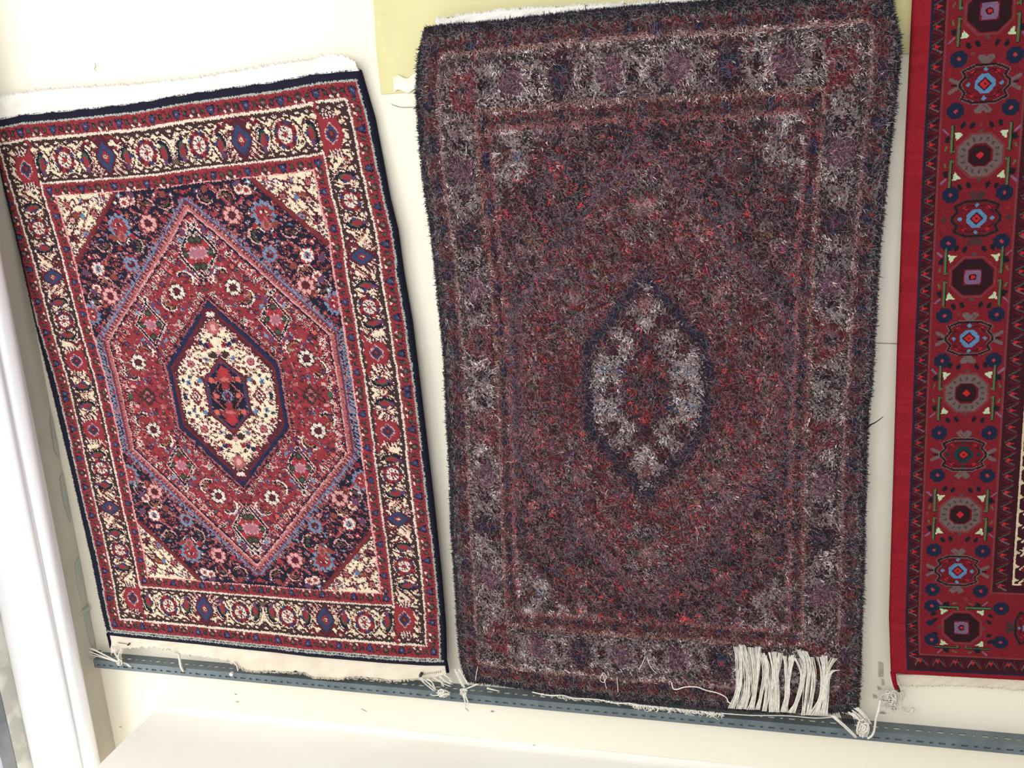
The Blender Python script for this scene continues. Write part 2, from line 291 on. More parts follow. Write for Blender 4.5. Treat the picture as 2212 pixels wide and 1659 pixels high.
    fld(140, 170, rosette_field, 0, .95, 1.0, 'lblue', 'red', 'maroon'); fld(99, 174, rosette_field, 0, 1.1, 1.1, 'creamw', 'redb', 'blue', 7); c.at(99, 174).E(0, 0, 4, 4.5, 'lblue').E(0, 0, 2.4, 3, 'navy').E(0, 0, 1.2, 1.4, 'rust').at()
    for x, y, r, b in ((175, 108, 10, 'olive'), (113, 146, 200, 'olive'), (150, 150, 120, 'green'), (104, 192, 30, 'gold'), (118, 220, 150, 'green'), (196, 104, 160, 'olive'), (88, 208, 250, 'olive')): fld(x, y, curl_leaf, r, .95, .95, b, 'pinkw', 'black'); 
    for x, y in ((158, 100), (150, 102), (92, 196)): fld(x, y, rosette_field, 0, .6, .6, 'creamw', 'redb', 'rust')
    for x, y in ((123, 118), (131, 151), (152, 126), (164, 138), (124, 160), (84, 190), (92, 160), (110, 168), (205, 98), (186, 96), (98, 216), (82, 212), (120, 205), (134, 184), (150, 116), (170, 96), (90, 236), (80, 244), (146, 94)):
        fld(x, y, small_flower, rnd.random()*90, 1.15, 1.15, rnd.choice(['redb', 'rust', 'pink', 'lblue', 'rust', 'purple', 'red']), rnd.choice(['navy', 'orange', 'creamw', 'maroon']))
    for x, y, col in ((160, 94, 'purple'), (84, 178, 'purple'), (88, 200, 'purple'), (128, 140, 'rust'), (116, 184, 'rust'), (132, 196, 'rust'), (150, 140, 'red'), (196, 96, 'rust'), (100, 232, 'rust')): c.E(x, y, 4.4, 3.4, col, 30)
    for _ in range(46):
        x, y = rnd.uniform(76, 215), rnd.uniform(93, 300); c.E(x, y, 1.4, 1.6, rnd.choice(['red', 'pink', 'lblue', 'rust', 'red', 'creamw']))
    # cream spandrel in the corner
    c.P([(fx0, fy0), (141, fy0), (fx0, 164)], 'cream')
    c.at(92, 126)
    c.L([(-16, 14), (-6, -2), (4, -16)], 1.6, 'maroon'); c.L([(-17, -34), (-6, -18), (-17, -4)], 1.8, 'red2')
    for x, y, f, a in ((0, -8, curl_leaf, ('gold', 'red2', 'rust')), (-10, 14, small_flower, ('maroon', 'pink', 5)), (14, -22, small_flower, ('brown', 'creamw', 4.4)), (24, -30, small_flower, ('purple', 'creamw', 4.4)), (-12, -26, small_flower, ('creamw', 'purple', 4)), (8, -30, small_flower, ('redb', 'lblue', 4.6)),
                       (-14, -2, small_flower, ('red2', 'creamw', 4.4)), (6, 6, small_flower, ('pink', 'maroon', 4)), (-4, 22, small_flower, ('green', 'creamw', 3.6)), (-12, 30, small_flower, ('brown', 'creamw', 4)), (36, -33, small_flower, ('orange', 'red', 3.4)), (-2, 10, small_flower, ('grey', 'creamw', 3.2))):
        fld(92+x, 126+y, f, 20, .95, .95, *a)
    for x, y, a, b2 in ((82, 100, 'maroon', 'pink'), (80, 138, 'maroon', 'navy'), (104, 100, 'red2', 'creamw'), (124, 98, 'purple', 'creamw'), (84, 118, 'brown', 'pinkw'), (96, 134, 'red2', 'lblue'), (112, 112, 'maroon', 'pink'), (78, 152, 'brown', 'creamw')):
        c.at(x, y, x*7, 1.15).P(star(3.2, 6.4, 6), a).E(0, 0, 2.6, 2.6, b2).E(0, 0, 1, 1, a).at()
    c.E(98, 114, 2.6, 2.6, 'skyb'); c.L([(78, 150), (90, 132), (108, 108), (126, 96)], 1.1, 'rust'); c.L([(80, 118), (90, 102), (112, 96)], 1.6, 'maroon')
    for i in range(16):
        t = i/15.; x, y = 139*(1-t)+76*t, 94*(1-t)+158*t; c.L([(x-1, y-1), (x-5, y-3)], 1., 'grey' if i % 2 else 'red')
    c.L([(143, fy0-1), (fx0-1, 167)], 4.6, 'red2'); c.L([(145.5, fy0), (fx0+1, 170)], 1.2, 'maroon')
    c.R(72.4, 89, 300, 90.2, 'pinkw'); c.R(72.4, 89, 73.6, 400, 'pinkw')
    fill_gaps(c, 'navy', 6, 26, ['redb', 'red', 'pink', 'rust', 'purple'], rnd, 76, 93); fill_gaps(c, 'navy', 5, 40, ['redb', 'red', 'pink', 'pinkw', 'rust'], rnd, 76, 93); fill_gaps(c, 'cream', 6, 9, ['maroon', 'red2', 'brown'], rnd, 76, 93); fill_gaps(c, 'cream', 5, 12, ['maroon', 'red2', 'brown', 'green'], rnd, 76, 93); fill_gaps(c, 'navy', 4, 60, ['redb', 'red', 'rust', 'pink', 'lblue', 'purple', 'pinkw'], rnd, 76, 93); fill_gaps(c, 'navy', 3, 90, ['red', 'rust', 'pink', 'lblue', 'redb', 'red2'], rnd, 76, 93)
    fill_gaps(c, 'navy', 2, 220, ['red', 'rust', 'pink', 'red2', 'lblue'], rnd, 76, 93); fill_gaps(c, 'navy', 1, 160, ['red', 'rust', 'red2', 'pink'], rnd, 76, 93); fill_gaps(c, 'cream', 4, 40, ['maroon', 'red2', 'brown', 'pink', 'grey', 'purple'], rnd, 76, 93); fill_gaps(c, 'cream', 3, 60, ['maroon', 'red2', 'brown', 'grey', 'lblue'], rnd, 76, 93); fill_gaps(c, 'cream', 2, 200, ['maroon', 'red2', 'brown', 'grey'], rnd, 76, 93)
    guards_in(); c.R(72.4, 89, 300, 90.2, 'pinkw').R(72.4, 89, 73.6, 400, 'pinkw')
    # the large hexagonal medallion
    def hexm(d): return [(220, 107-d*1.62), (84-d, 257-d*.5), (84-d, 400), (330, 400), (330, 107)]
    hx = lambda d: [(220, 107-d*1.62), (84-d, 257-d*.5), (84-d, 330)]
    e = [(84, 257), (220, 107)]; n = 34
    for i in range(n):
        t = (i+.5)/n; x, y = 84+136*t, 257-150*t; c.P([(x-3.2, y+3.), (x-7.4, y-6.5), (x-1.6, y-1.4)], 'lblue'); c.P([(x+2.4, y-2.6), (x-2., y-6.5), (x-2.2, y-1)], 'lblue' if i % 2 else 'lav')
    for i in range(18):
        y = 257+i*4.4; c.L([(78.5, y), (75, y-2.5)], 2., 'lblue'); c.L([(78.5, y+2), (76, y+3)], 1., 'navy')
    c.P(hexm(3.0), 'lblue'); c.P(hexm(2.2), 'purple')
    for i in range(n): t = i/n; x, y = 81+138*t, 257-152*t; c.P([(x-1.6, y-2), (x-4.6, y-7.4), (x+1.2, y-1)], 'red')
    c.P(hexm(.6), 'red2'); c.P(hexm(-1.), 'pink')
    for i in range(90): t = (i+.5)/90; c.L([(83+136*t, 257-150*t), (86.5+134*t, 259-150*t)], .9, 'red2' if i % 2 else 'pinkw')
    for i in range(2*n): t = (i+.5)/(2*n); c.E(86+134*t, 258.5-149.5*t, .8, .8, 'brown')
    for i in range(24): c.E(86.6, 262+i*3.8, .9, .7, 'brown')
    c.P(hexm(-4.6), 'pinkw'); c.P(hexm(-5.8), 'navy'); c.P(hexm(-8.2), 'red')
    hooks(c, (92.5, 262), (220, 122), 19, 1); hooks(c, (93, 330), (93, 262), 8, 1)
    c.L([(102, 268), (220, 139)], 1., 'navy')
    # figures on the red ground
    fld(216.5, 163, lav_lozenge, 0, 1.05, .98); fld(147, 240, lav_lozenge, 0, .98, .92); c.at()
    for x, y in ((187, 203), (120, 284)):
        fld(x+12, y-12, curl_leaf, 60, 1.05, 1.05); fld(x-11, y+11, curl_leaf, 250, 1.05, 1.05, 'gold'); fld(x, y, rosette_field)
        fld(x-13, y-6, small_flower, 10, 1.2, 1.2, 'orange', 'maroon'); fld(x+15, y+6, small_flower, 50, 1.2, 1.2, 'orange', 'maroon')
        fld(x+24, y-10, small_flower, 0, 1.3, 1.3, 'creamw', 'red'); fld(x-21, y-16, small_flower, 20, 1.4, 1.4, 'creamw', 'redb'); fld(x-6, y-20, small_flower, 20, .9, .9, 'skyb', 'navy2'); fld(x+2, y+20, small_flower, 20, .9, .9, 'skyb', 'navy2')
        c.L([(x-18, y-10), (x-10, y-14), (x-4, y-22)], 1., 'greyd'); c.L([(x+8, y+14), (x+18, y+12), (x+24, y+4)], 1., 'greyd')
    for x, y in ((171, 194), (148, 275), (134, 262), (202, 186), (112, 262), (163, 214), (128, 305), (200, 232), (104, 300)): small_at(c, x, y, 'purple')
    for x, y in ((184, 180), (106, 256), (160, 280)): fld(x, y, small_flower, 0, 1.5, 1.5, 'maroon', 'orange', 4.6)
    c.at(122, 325).P([(-10, 0), (0, -13), (10, 0), (0, 13)], 'brown').P([(-6, 0), (0, -8), (6, 0), (0, 8)], 'pink').P([(-3, 0), (0, -4), (3, 0)], 'maroon').L([(-16, -10), (16, 10)], 1.4, 'brown').L([(16, -10), (-16, 10)], 1.4, 'brown')
    c.E(-16, -12, 3, 2.4, 'pinkw').E(16, -12, 3, 2.4, 'pink').at()
    c.L([(104, 318), (92, 330)], 1.2, 'navy'); c.L([(106, 318), (116, 330)], 1.2, 'navy'); c.E(100, 325, 3, 4, 'green')
    fill_gaps(c, 'red', 5, 14, ['maroon', 'navy', 'purple', 'orange', 'pinkw'], rnd, 92, 150); fill_gaps(c, 'red', 3, 95, ['maroon', 'navy', 'rust', 'purple', 'greyd', 'pink', 'brown'], rnd, 92, 130); fill_gaps(c, 'red', 2, 220, ['maroon', 'rust', 'navy', 'pink', 'mint'], rnd, 92, 130)
    # the inner hexagon
    ih = lambda d: [(220, 218-d*1.5), (156-d, 289-d*.5), (156-d, 400), (330, 400), (330, 218)]
    hooks(c, (150, 289), (220, 209), 10, -1)
    c.P(ih(8), 'red'); c.P(ih(6.6), 'navy'); c.P(ih(4.6), 'pink')
    for i in range(60): t = i/59.; c.E(152+68*t, 288-77*t, .6, .8, 'maroon')
    c.P(ih(2.8), 'navy'); c.P(ih(1.8), 'navy2'); c.P(ih(-2.2), 'maroon'); c.P(ih(-3.4), 'red2'); c.P(ih(-4.6), 'maroon')
    c.P([(220, 228), (161.6, 292), (161.6, 400), (330, 400), (330, 228)], 'cream')
    for i in range(17): t = (i+.5)/17; x, y = 160+57*t, 293-65*t; c.P([(x-3, y+4), (x+4.4, y+4.6), (x+1.4, y-2)], 'maroon'); c.E(x+5, y+7, 1.5, 1.3, rnd.choice(['pinkw', 'red2', 'grey']))
    for i in range(11): c.P([(161, 293+i*3.4), (166, 295+i*3.4), (161, 296.6+i*3.4)], 'maroon')
    c.R(210, 224, 230, 236, 'maroon'); c.at(220, 231).E(-2, 0, 3.6, 2.6, 'creamw').at()
    fld(220, 246, rosette_field, 0, .82, .9, 'pink', 'rust', 'pinkw'); c.E(220, 246, 3.4, 3.8, 'pinkw')
    for x, y in ((200, 262), (206, 266)): c.E(x, y, 3.6, 3, 'navy2')
    for x, y, a in ((196, 262, 'red'), (212, 266, 'redb'), (204, 270, 'pink'), (184, 272, 'pinkw'), (172, 296, 'red'), (176, 308, 'skyb'), (204, 282, 'lblue'), (198, 256, 'pinkw'), (186, 310, 'red2')): fld(x, y, small_flower, 30, 1.15, 1.15, a, 'maroon')
    fld(184, 286, rosette_field, 0, .95, 1., 'creamw', 'red2', 'pink'); c.at(203, 291).L([(-6, -3), (0, -6), (4, 2)], 1.4, 'rust').at()
    fld(193, 300, curl_leaf, 210, .6, .6, 'gold', 'red2', 'brown'); c.E(190, 306, 3, 2.8, 'skyb')
    c.at(182, 325).P([(-8, 0), (0, -11), (8, 0), (0, 11)], 'red2').P([(-5, 0), (0, -7), (5, 0), (0, 7)], 'creamw').P([(-3.6, 0), (0, -5.4), (3.6, 0), (0, 5.4)], 'navy').E(0, 0, 1.2, 1.2, 'creamw').at()
    for i in range(5): c.L([(166, 314+i*3), (173, 317+i*3)], 1.2, 'pinkw' if i % 2 else 'brown')
    c.E(168, 324, 2.2, 3, 'navy2'); c.E(213, 277, 5, 4, 'brown'); c.E(220, 274, 3, 3, 'pinkw')
    fill_gaps(c, 'cream', 3, 34, ['maroon', 'red2', 'brown', 'pink', 'navy2', 'grey'], rnd, 160, 245); fill_gaps(c, 'cream', 2, 26, ['maroon', 'red2', 'brown', 'pink'], rnd, 160, 245)
    dm = lambda d: [(220, 281-d*1.7), (196-d, 306-d*.5), (196-d, 400), (330, 400), (330, 281)]
    c.P(dm(2), 'maroon'); c.P(dm(0.2), 'red2'); c.P(dm(-1.4), 'blue'); c.P(dm(-2.6), 'navy')
    c.P([(220, 288), (206, 308), (220, 320), (234, 308)], 'red'); c.E(204, 306, 3, 3.4, 'orange'); c.P([(212, 296), (220, 290), (228, 296), (220, 306)], 'redb'); c.E(212, 312, 4, 3.6, 'black'); c.E(220, 306, 4, 2.2, 'orange'); c.L([(201, 325), (220, 303)], 1., 'pink'); c.E(207, 325, 3.2, 2.6, 'orange'); c.E(213, 318, 2.6, 2.6, 'black')
    c.at(220, 325).P(star(5, 7.4, 8), 'lblue').E(0, 0, 4, 4.6, 'maroon').E(0, 0, 1.4, 1.4, 'lav').at()
    
    for (x1, y1) in ((58, 330), (220, 74)):
        fill_gaps(c, 'cream', 3, 70, ['brown', 'maroon', 'red', 'brown'], rnd, 24, 30, x1, y1); fill_gaps(c, 'cream', 2, 40, ['brown', 'maroon', 'red2', 'brown'], rnd, 24, 30, x1, y1)
    c.at()
    outline(c, 'cream', ['maroon', 'red2', 'red', 'pinkw'], .24, 26, 30, 57, 325, 1); outline(c, 'cream', ['maroon', 'red2', 'red', 'pinkw'], .24, 26, 30, 220, 73, 2)
    outline(c, 'navy', ['pinkw', 'pink', 'red', 'rust', 'red'], .34, 74, 91, 220, 325, 3); outline(c, 'red', ['maroon', 'navy', 'rust', 'mint', 'maroon'], .40, 92, 112, 220, 325, 4)
    outline(c, 'cream', ['maroon', 'red2', 'grey', 'navy2'], .40, 74, 91, 220, 325, 5)
    return c.a

def design_long_pile():
    """the same drawing as it reads through long pile: only the larger figures survive"""
    c = Canvas(220, 325, 'red'); c.a = design_medallion().copy()
    for i in range(12):
        c.E(14+i*38.4, 17.5, 5.6, 6.2, 'navy').E(14+i*38.4, 17.5, 3.6, 4, 'blue'); c.E(14, 65+i*38, 5, 6.2, 'navy').E(14, 65+i*38, 3.4, 4, 'blue')
        c.E(67+i*38.4, 83.5, 4.6, 5.4, 'navy').E(67+i*38.4, 83.5, 2.8, 3, 'blue'); c.E(66.6, 121+i*38, 4.4, 5.6, 'navy').E(66.6, 121+i*38, 2.6, 3, 'blue')
    for x, y, sx, sy in ((143, 51, 13, 18), (41.5, 181, 14, 13)): c.E(x, y, sx, sy, 'maroon').E(x, y, sx*.72, sy*.72, 'navy').E(x, y, sx*.5, sy*.5, 'blue').E(x, y, 3, 3.4, 'redb')
    for x, y in ((47, 56), (41.5, 282)): c.E(x, y, 13, 15, 'red').E(x, y, 8, 9, 'pinkw').E(x, y, 5.4, 6, 'navy')
    for x, y in ((68, 51), (119, 52), (167, 52), (209, 52)): c.E(x, y, 9, 15, 'creamw').E(x, y, 5.6, 10.5, 'black').E(x, y, 2.4, 5, 'red2')
    for x, y in ((41, 101), (41, 147), (41, 211), (41, 250), (41, 313)): c.E(x, y, 13, 9.5, 'creamw').E(x, y, 9, 6, 'black').E(x, y, 4, 2.4, 'red2')
    for x, y in ((95, 51), (190, 51), (41.5, 124), (41.5, 233)): c.E(x, y, 11, 12.5, 'lav').E(x, y, 6, 7, 'purple').E(x, y, 2.6, 3, 'pinkw')
    for x, y in ((172, 126), (106, 205), (187, 203), (120, 284), (158, 100), (99, 174)): c.E(x, y, 9, 9.6, 'pinkw').E(x, y, 6, 6.6, 'maroon')
    for x, y in ((216, 163), (147, 240)): c.E(x, y, 7, 8, 'pinkw')
    for x, y in ((84, 150), (78, 104), (110, 98)): c.E(x, y, 7, 6, 'brown').E(x+9, y+6, 5, 4, 'red2')
    c.L([(220, 219), (157, 289), (157, 330)], 7.5, 'navy2'); c.L([(220, 216), (154, 287), (154, 330)], 2, 'maroon')
    for x, y in ((184, 286), (182, 325), (202, 262), (213, 277)): c.E(x, y, 8, 9, 'maroon').E(x, y, 3, 3, 'red')
    return c.a
def runner_octagon(c, kind):
    o = [(-13, -31), (13, -31), (31, -13), (31, 13), (13, 31), (-13, 31), (-31, 13), (-31, -13)]
    c.L(o, 3, 'pinkl', True)
    if kind: 
        c.P([(x*.9, y*.9) for x, y in o], 'dkm'); c.R(-13, -12, 13, 12, 'redd'); c.P([(-10, -11), (10, -11), (12, 0), (10, 11), (-10, 11), (-12, 0)], 'lavp'); c.E(0, 0, 5.6, 5, 'dkm'); c.E(0, 0, 3.2, 3, 'scar')
    else:
        c.P([(x*.95, y*.95) for x, y in o], 'grey')
        for x, y in ring_pts(23, 16): c.E(x, y, 2, 2, 'greyd'); c.E(x*1.12, y*1.12, 1.2, 1.2, 'brown')
        c.P([(-17, -8), (-8, -17), (8, -17), (17, -8), (17, 8), (8, 17), (-8, 17), (-17, 8)], 'redd'); c.P([(-15, -7), (-7, -15), (7, -15), (15, -7), (15, 7), (7, 15), (-7, 15), (-15, 7)], 'dkm'); c.P([(0, -6), (6, 0), (0, 6), (-6, 0)], 'scar')
    for sx in (-1, 1):
        c.P([(sx*24, -33), (sx*36, -35), (sx*33, -22)], 'palegr'); c.P([(sx*24, 33), (sx*36, 35), (sx*33, 22)], 'palegr'); c.E(0, sx*35, 3.4, 2.6, 'greyd')
        for sy in (-1, 1):
            c.L([(sx*39, sy*6), (sx*39, sy*44)], 5, 'black'); c.L([(sx*39, sy*6), (sx*39, sy*44)], 2.6, 'lime'); c.L([(sx*39, sy*7), (sx*35, sy*7)], 2, 'lime'); c.L([(sx*48, sy*10), (sx*46, sy*15)], 2.4, 'lime'); c.P([(sx*42, sy*20), (sx*50, sy*22), (sx*47, sy*30), (sx*42, sy*30)], 'black'); c.L([(sx*45, sy*33), (sx*51, sy*39)], 3, 'lavp')
            c.E(sx*13, sy*43, 3.2, 5.2, 'black', sx*sy*28); c.E(sx*25, sy*45, 3.2, 5.2, 'black', sx*sy*28)
def runner_cartouche(c, kind):
    dk, lt = ('greyd', 'grey') if kind != 1 else ('dkm', 'brown')
    core = 'skyb' if kind != 2 else 'teal'
    for q in (-1, 1):
        c.P([(0, q*30), (-10, q*40), (-4, q*41), (0, q*37), (4, q*41), (10, q*40)], lt); c.L([(0, q*26), (-10, q*37)], 4, lt); c.L([(0, q*26), (10, q*37)], 4, lt)
        if kind != 1: c.L([(q*30, 0), (q*46, -9)], 5.4, lt); c.L([(q*30, 0), (q*46, 9)], 5.4, lt); c.L([(q*38, 0), (q*44, 0)], 3, 'dkm')
        else: c.E(q*44, 0, 4, 4, 'brown')
    o = [(-14, -26), (14, -26), (30, -19), (26, -11), (33, -3), (33, 3), (26, 11), (30, 19), (14, 26), (-14, 26), (-30, 19), (-26, 11), (-33, 3), (-33, -3), (-26, -11), (-30, -19)]
    c.L(o, 5.6, lt, True); c.L(o, 3, 'dkm', True); c.P([(x*.9, y*.9) for x, y in o], 'redd')
    for x, y in ((-16, -16), (16, -16), (-16, 16), (16, 16)): c.E(x, y, 2.8, 2.4, 'scar')
    c.L([(-24, -8), (-12, -19), (12, -19), (24, -8)], 1.6, 'wine'); c.L([(-24, 8), (-12, 19), (12, 19), (24, 8)], 1.6, 'wine')
    for x, y in ((0, -20), (0, 20), (-22, 0), (22, 0)): c.P([(x, y-3.6), (x+3.6, y), (x, y+3.6), (x-3.6, y)], core)
    c.P([(-5, -14), (5, -14), (14, -4), (14, 4), (5, 14), (-5, 14), (-14, 4), (-14, -4)], core); c.P([(0, -10), (10, 0), (0, 10), (-10, 0)], 'wine'); c.P([(0, -7), (7, 0), (0, 7), (-7, 0)], 'scar'); c.E(0, 0, 1.8, 1.8, 'wine')
def runner_rosette(c):
    for x, y in ring_pts(8, 8, .39): c.E(x, y, 5.2, 5.2, 'nvr')
    c.E(0, 0, 8, 8, 'nvr'); c.P([(0, -3.6), (3.6, 0), (0, 3.6), (-3.6, 0)], 'redb')
def runner_band(c, i):
    c.P([(-9, -12), (9, -12), (2, -2), (-9, -4)], 'dkm'); c.L([(-8, -2), (6, -11)], 2.6, 'greyd'); c.L([(-7, 2), (6, 9)], 2.6, 'grey' if i % 3 == 0 else 'greyd'); c.P([(-5, -3), (4, 0), (-5, 4)], 'scar'); c.L([(-9, -8), (9, -14)], 1.2, 'redd'); c.L([(-9, 7), (5, 13)], 1.2, 'redd')
def design_runner(W, H, kmm):
    """left half of the red rug, W x H millimetres, bottom edge last"""
    k = 1/kmm; c = Canvas(int(W*k), int(H*k), 'redr'); a = lambda x, z, rot=0, q=1.: c.at(x*k, (H-z)*k, rot, q*k)
    r = lambda x0, z0, x1, z1, col: c.at(0, 0, 0, k).R(x0, H-z1, x1, H-z0, col)
    T = H+50; r(44, 8, W+9, T, 'redm')
    for i in range(90): z = random.Random(i).uniform(0, H); r(0, z, 24, z+random.Random(i+99).uniform(4, 26), 'redr' if i % 2 else 'redv')
    r(24, 8, W+9, T, 'nvr'); r(26.6, 10, W+9, T, 'wine'); r(44, 38, W+9, T, 'pinkl'); r(46.6, 41, W+9, T, 'redm')
    for i in range(int(H/27)+2): a(35.5, 30+i*27+8, 0, .9); runner_band(c, i)
    for i in range(int(W/27)+2): a(46+i*27, 25, 90, .9); runner_band(c, i)
    r(150, 156, W+9, T, 'pinkl'); r(152.6, 158.6, W+9, T, 'wine')
    for i in range(int(H/27)+2): a(167, 172+i*27, 0, .98); runner_band(c, i)
    r(181, 172, W+9, T, 'creamr'); r(184, 175, W+9, T, 'wine')
    rnd = random.Random(9)
    for i in range(60):
        z = 182+i*24; a(192, z).P([(-9, -5), (-1, 0), (-9, 5)], 'creamr').L([(0, 5), (8, -3), (14, 3)], 3, 'creamr').E(6, 8, 3, 2, 'redd')
    for i in range(300): a(rnd.uniform(192, W), rnd.uniform(182, H)).P(star(2, 6, 4), rnd.choice(['creamr', 'redr', 'nvr', 'redd']))
    octs = [294, 497, 678, 856, 1052, 1240]; cas = [195, 396, 584, 765, 955, 1146]
    for i, z in enumerate(cas):
        a(100, z, 0, .98); runner_cartouche(c, [0, 2, 0, 1, 0, 1][i])
        for x in (64, 136):
            for q in (-35, 36): a(x, z+q, 0, .92); runner_rosette(c)
    for i, z in enumerate(octs): a(100, z, 0, .98); runner_octagon(c, i in (2, 4))
    r(46.6, 41, 150, 141, 'redm'); xs = 0
    a(110, 92, 90, .95); runner_octagon(c, 1)
    for x in (64, 168):
        for z in (68, 130): a(x, z, 0, .92); runner_rosette(c)
    a(62, 99).P([(-8, 0), (0, -6), (8, 0), (0, 6)], 'nvr')
    for i in range(4): a(215+i*180, 96, 90, .95); runner_cartouche(c, 1)
    for i in range(4): a(215+i*180-90+180, 96, 90, .95); runner_octagon(c, 0)
    c.at(); fill_gaps(c, 'redm', 3, 60, ['redd', 'pinkl', 'redr'], rnd, int(50*k), 0, int(148*k), int((H-40)*k))
    return c.a
# ------------------------------------------------------------------ room shell
XC = -1.3008
def struct(o): o['kind'] = 'structure'; return o
def plane_grid(f, nu, nv):
    U, V = np.meshgrid(np.linspace(0, 1, nu), np.linspace(0, 1, nv)); P = f(U, V).reshape(-1, 3); i = np.arange(nu*nv).reshape(nv, nu)
    return P, np.stack([i[:-1, :-1], i[1:, :-1], i[1:, 1:], i[:-1, 1:]], -1).reshape(-1, 4)
def wallf(U, V):
    x = XC-.0+(2.6-XC)*U; z = -1.75+3.0*V; y = .0012*np.sin(x*5.3+1)*np.cos(z*4.1)+.0008*np.sin(x*13+z*9); return np.stack([x, y+.0015, z], -1)
wb_ = struct(mesh('wall_back', *plane_grid(wallf, 120, 90), M['wall'], smooth=True))
# side wall and the painted jamb beside it, seen in plan as one profile
def extrude(name, prof, m, z0=-1.8, z1=1.3, smooth=False, parent=None, nz=1, wob=0.):
    V = []; n = len(prof)
    for k in range(nz+1):
        z = z0+(z1-z0)*k/nz; V += [(x+wob*math.sin(z*7+i), y, z) for i, (x, y) in enumerate(prof)]
    Fc = np.array([[k*n+i, k*n+i+1, (k+1)*n+i+1, (k+1)*n+i] for k in range(nz) for i in range(n-1)]); return mesh(name, V, Fc, m, parent, smooth)
struct(extrude('wall_left', [(XC, .012), (XC, -.02), (XC-.0006, -.04), (XC, -.062)], M['tan'], nz=40, wob=.0008))
nose = [(XC-.002, -.058)]+[(XC+.002+.020*math.sin(a)*1.0, -.080+.021*math.cos(a)) for a in [math.radians(d) for d in range(0, 171, 10)]]+[(XC+.006, -.1015), (XC+.0055, -.1035)]
jam = [(XC+.0055, -.1035), (XC+.007, -.107), (XC+.0055, -.112), (XC-.002, -.118), (XC-.02, -.125), (XC-.04, -.132), (XC-.06, -.139), (XC-.074, -.147)]
j = struct(extrude('trim_1', nose+jam, M['jamb'], smooth=True, nz=30, wob=.0006))
struct(extrude('trim_2', [(XC-.074, -.147), (XC-.071, -.155), (XC-.071, -.172), (XC-.074, -.184)], M['plaster'], nz=60, wob=.0012))
XW = XC-.074; wn = MB(); wn.box(XW-.03, XW, -.215, -.183, -1.8, 1.3).box(XW-.03, XW, -1.75, -1.70, -1.8, 1.3).box(XW-.03, XW-.004, -1.70, -.215, 1.2, 1.3).box(XW-.03, XW-.004, -1.70, -.215, -1.8, -1.7)
win = struct(wn.build('window_1', M['frame'], smooth=False)); gp = MB(); gp.box(XW-.02, XW-.014, -1.70, -.215, -1.7, 1.2); gp.build('pane', glass, win, False)
# pale teal paint left on the side wall in the corner, an old pipe clip and the seam in the corner
tm = MB(); V, Fc = [], []
def patch(yz, x=XC+.0012):
    b = len(V); V.extend([(x, y, z) for y, z in yz]); Fc.append(list(range(b, b+len(yz))))
patch([(-.002, -.74), (-.016, -.75), (-.020, -.80), (-.017, -.84), (-.002, -.84)]); patch([(-.001, -.42), (-.008, -.44), (-.012, -.50), (-.002, -.52)]); patch([(-.001, -.55), (-.012, -.56), (-.014, -.62), (-.008, -.66), (-.001, -.65)])
patch([(-.002, -.86), (-.018, -.865), (-.016, -.92), (-.010, -.955), (-.002, -.95)])
mesh('faded_paint', V, Fc, M['teal'], bpy.data.objects['wall_left'])
cl = MB(); cl.box(XC, XC+.007, -.022, -.003, -.860, -.853); cl.build('pipe_clip', M['teal'], bpy.data.objects['wall_left'], False)
# ledge under the rail, with a coved joint to the wall
lz = -1.095; cv = [(0.003-.0, lz+.012)]+[(-.012+.012*math.cos(math.radians(a)), lz+.012-.012*math.sin(math.radians(a))) for a in range(0, 91, 15)]
pr = [(y, z) for y, z in cv]+[(-.70, lz), (-.70, -1.7), (.003, -1.7)]
V = [(x, y, z) for x in (-1.178, 2.6) for y, z in pr]; n = len(pr); Fc = [[i, (i+1) % n, n+(i+1) % n, n+i] for i in range(n)]+[list(range(n))[::-1], list(range(n, 2*n))]
struct(mesh('trim_3', V, Fc, M['ledge']))
# marks on the wall
ck = MB()
for pts in ([(845, 225), (862, 231), (880, 232), (900, 231)], [(1889, 741), (1940, 742.5)], [(205, 136), (207, 144), (204, 148), (207, 152)], [(1005, 1529), (1012, 1536)], [(556, 1556), (560, 1560)], [(780, 1531), (792, 1537)]): ck.tube([onwall(*p, .0008) for p in pts], .00055, 5)
ck.build('crack', M['line'], wb_)
sm = MB(); 
for (x, y, r) in ((453, 1542, .008), (509, 1500, .003), (512, 1516, .0035), (1063, 1537, .0035), (670, 1563, .003), (1154, 1610, .003), (1907, 1540, .005), (1960, 1565, .003), (260, 1570, .003)):
    c0 = onwall(x, y, .0005); b = len(sm.v); sm.v += [(c0[0]+r*math.cos(a)*(1+.4*math.sin(3*a+x)), c0[1], c0[2]+.5*r*math.sin(a)) for a in [k*math.pi/6 for k in range(12)]]; sm.f.append(list(range(b, b+12))[::-1])
sm.build('stain', M['rust'], wb_, False)
rs = MB(); c0 = onwall(1903, 1445, .001)
for (x0, y0, x1, y1, r) in ((1898, 1430, 1906, 1462, .0035), (1904, 1466, 1908, 1480, .004), (1885, 1500, 1893, 1508, .004), (1895, 1483, 1903, 1490, .003)):
    a, b_ = onwall(x0, y0, .0006), onwall(x1, y1, .0006); q = len(rs.v)
    rs.v += [(a[0], a[1], a[2]), (b_[0], a[1], a[2]-.002), (b_[0]+r*.5, a[1], b_[2]), (a[0]+r*.4, a[1], b_[2]-.001)]; rs.f.append([q, q+3, q+2, q+1])
rs.build('plaster_scar', M['rust'], wb_, False)
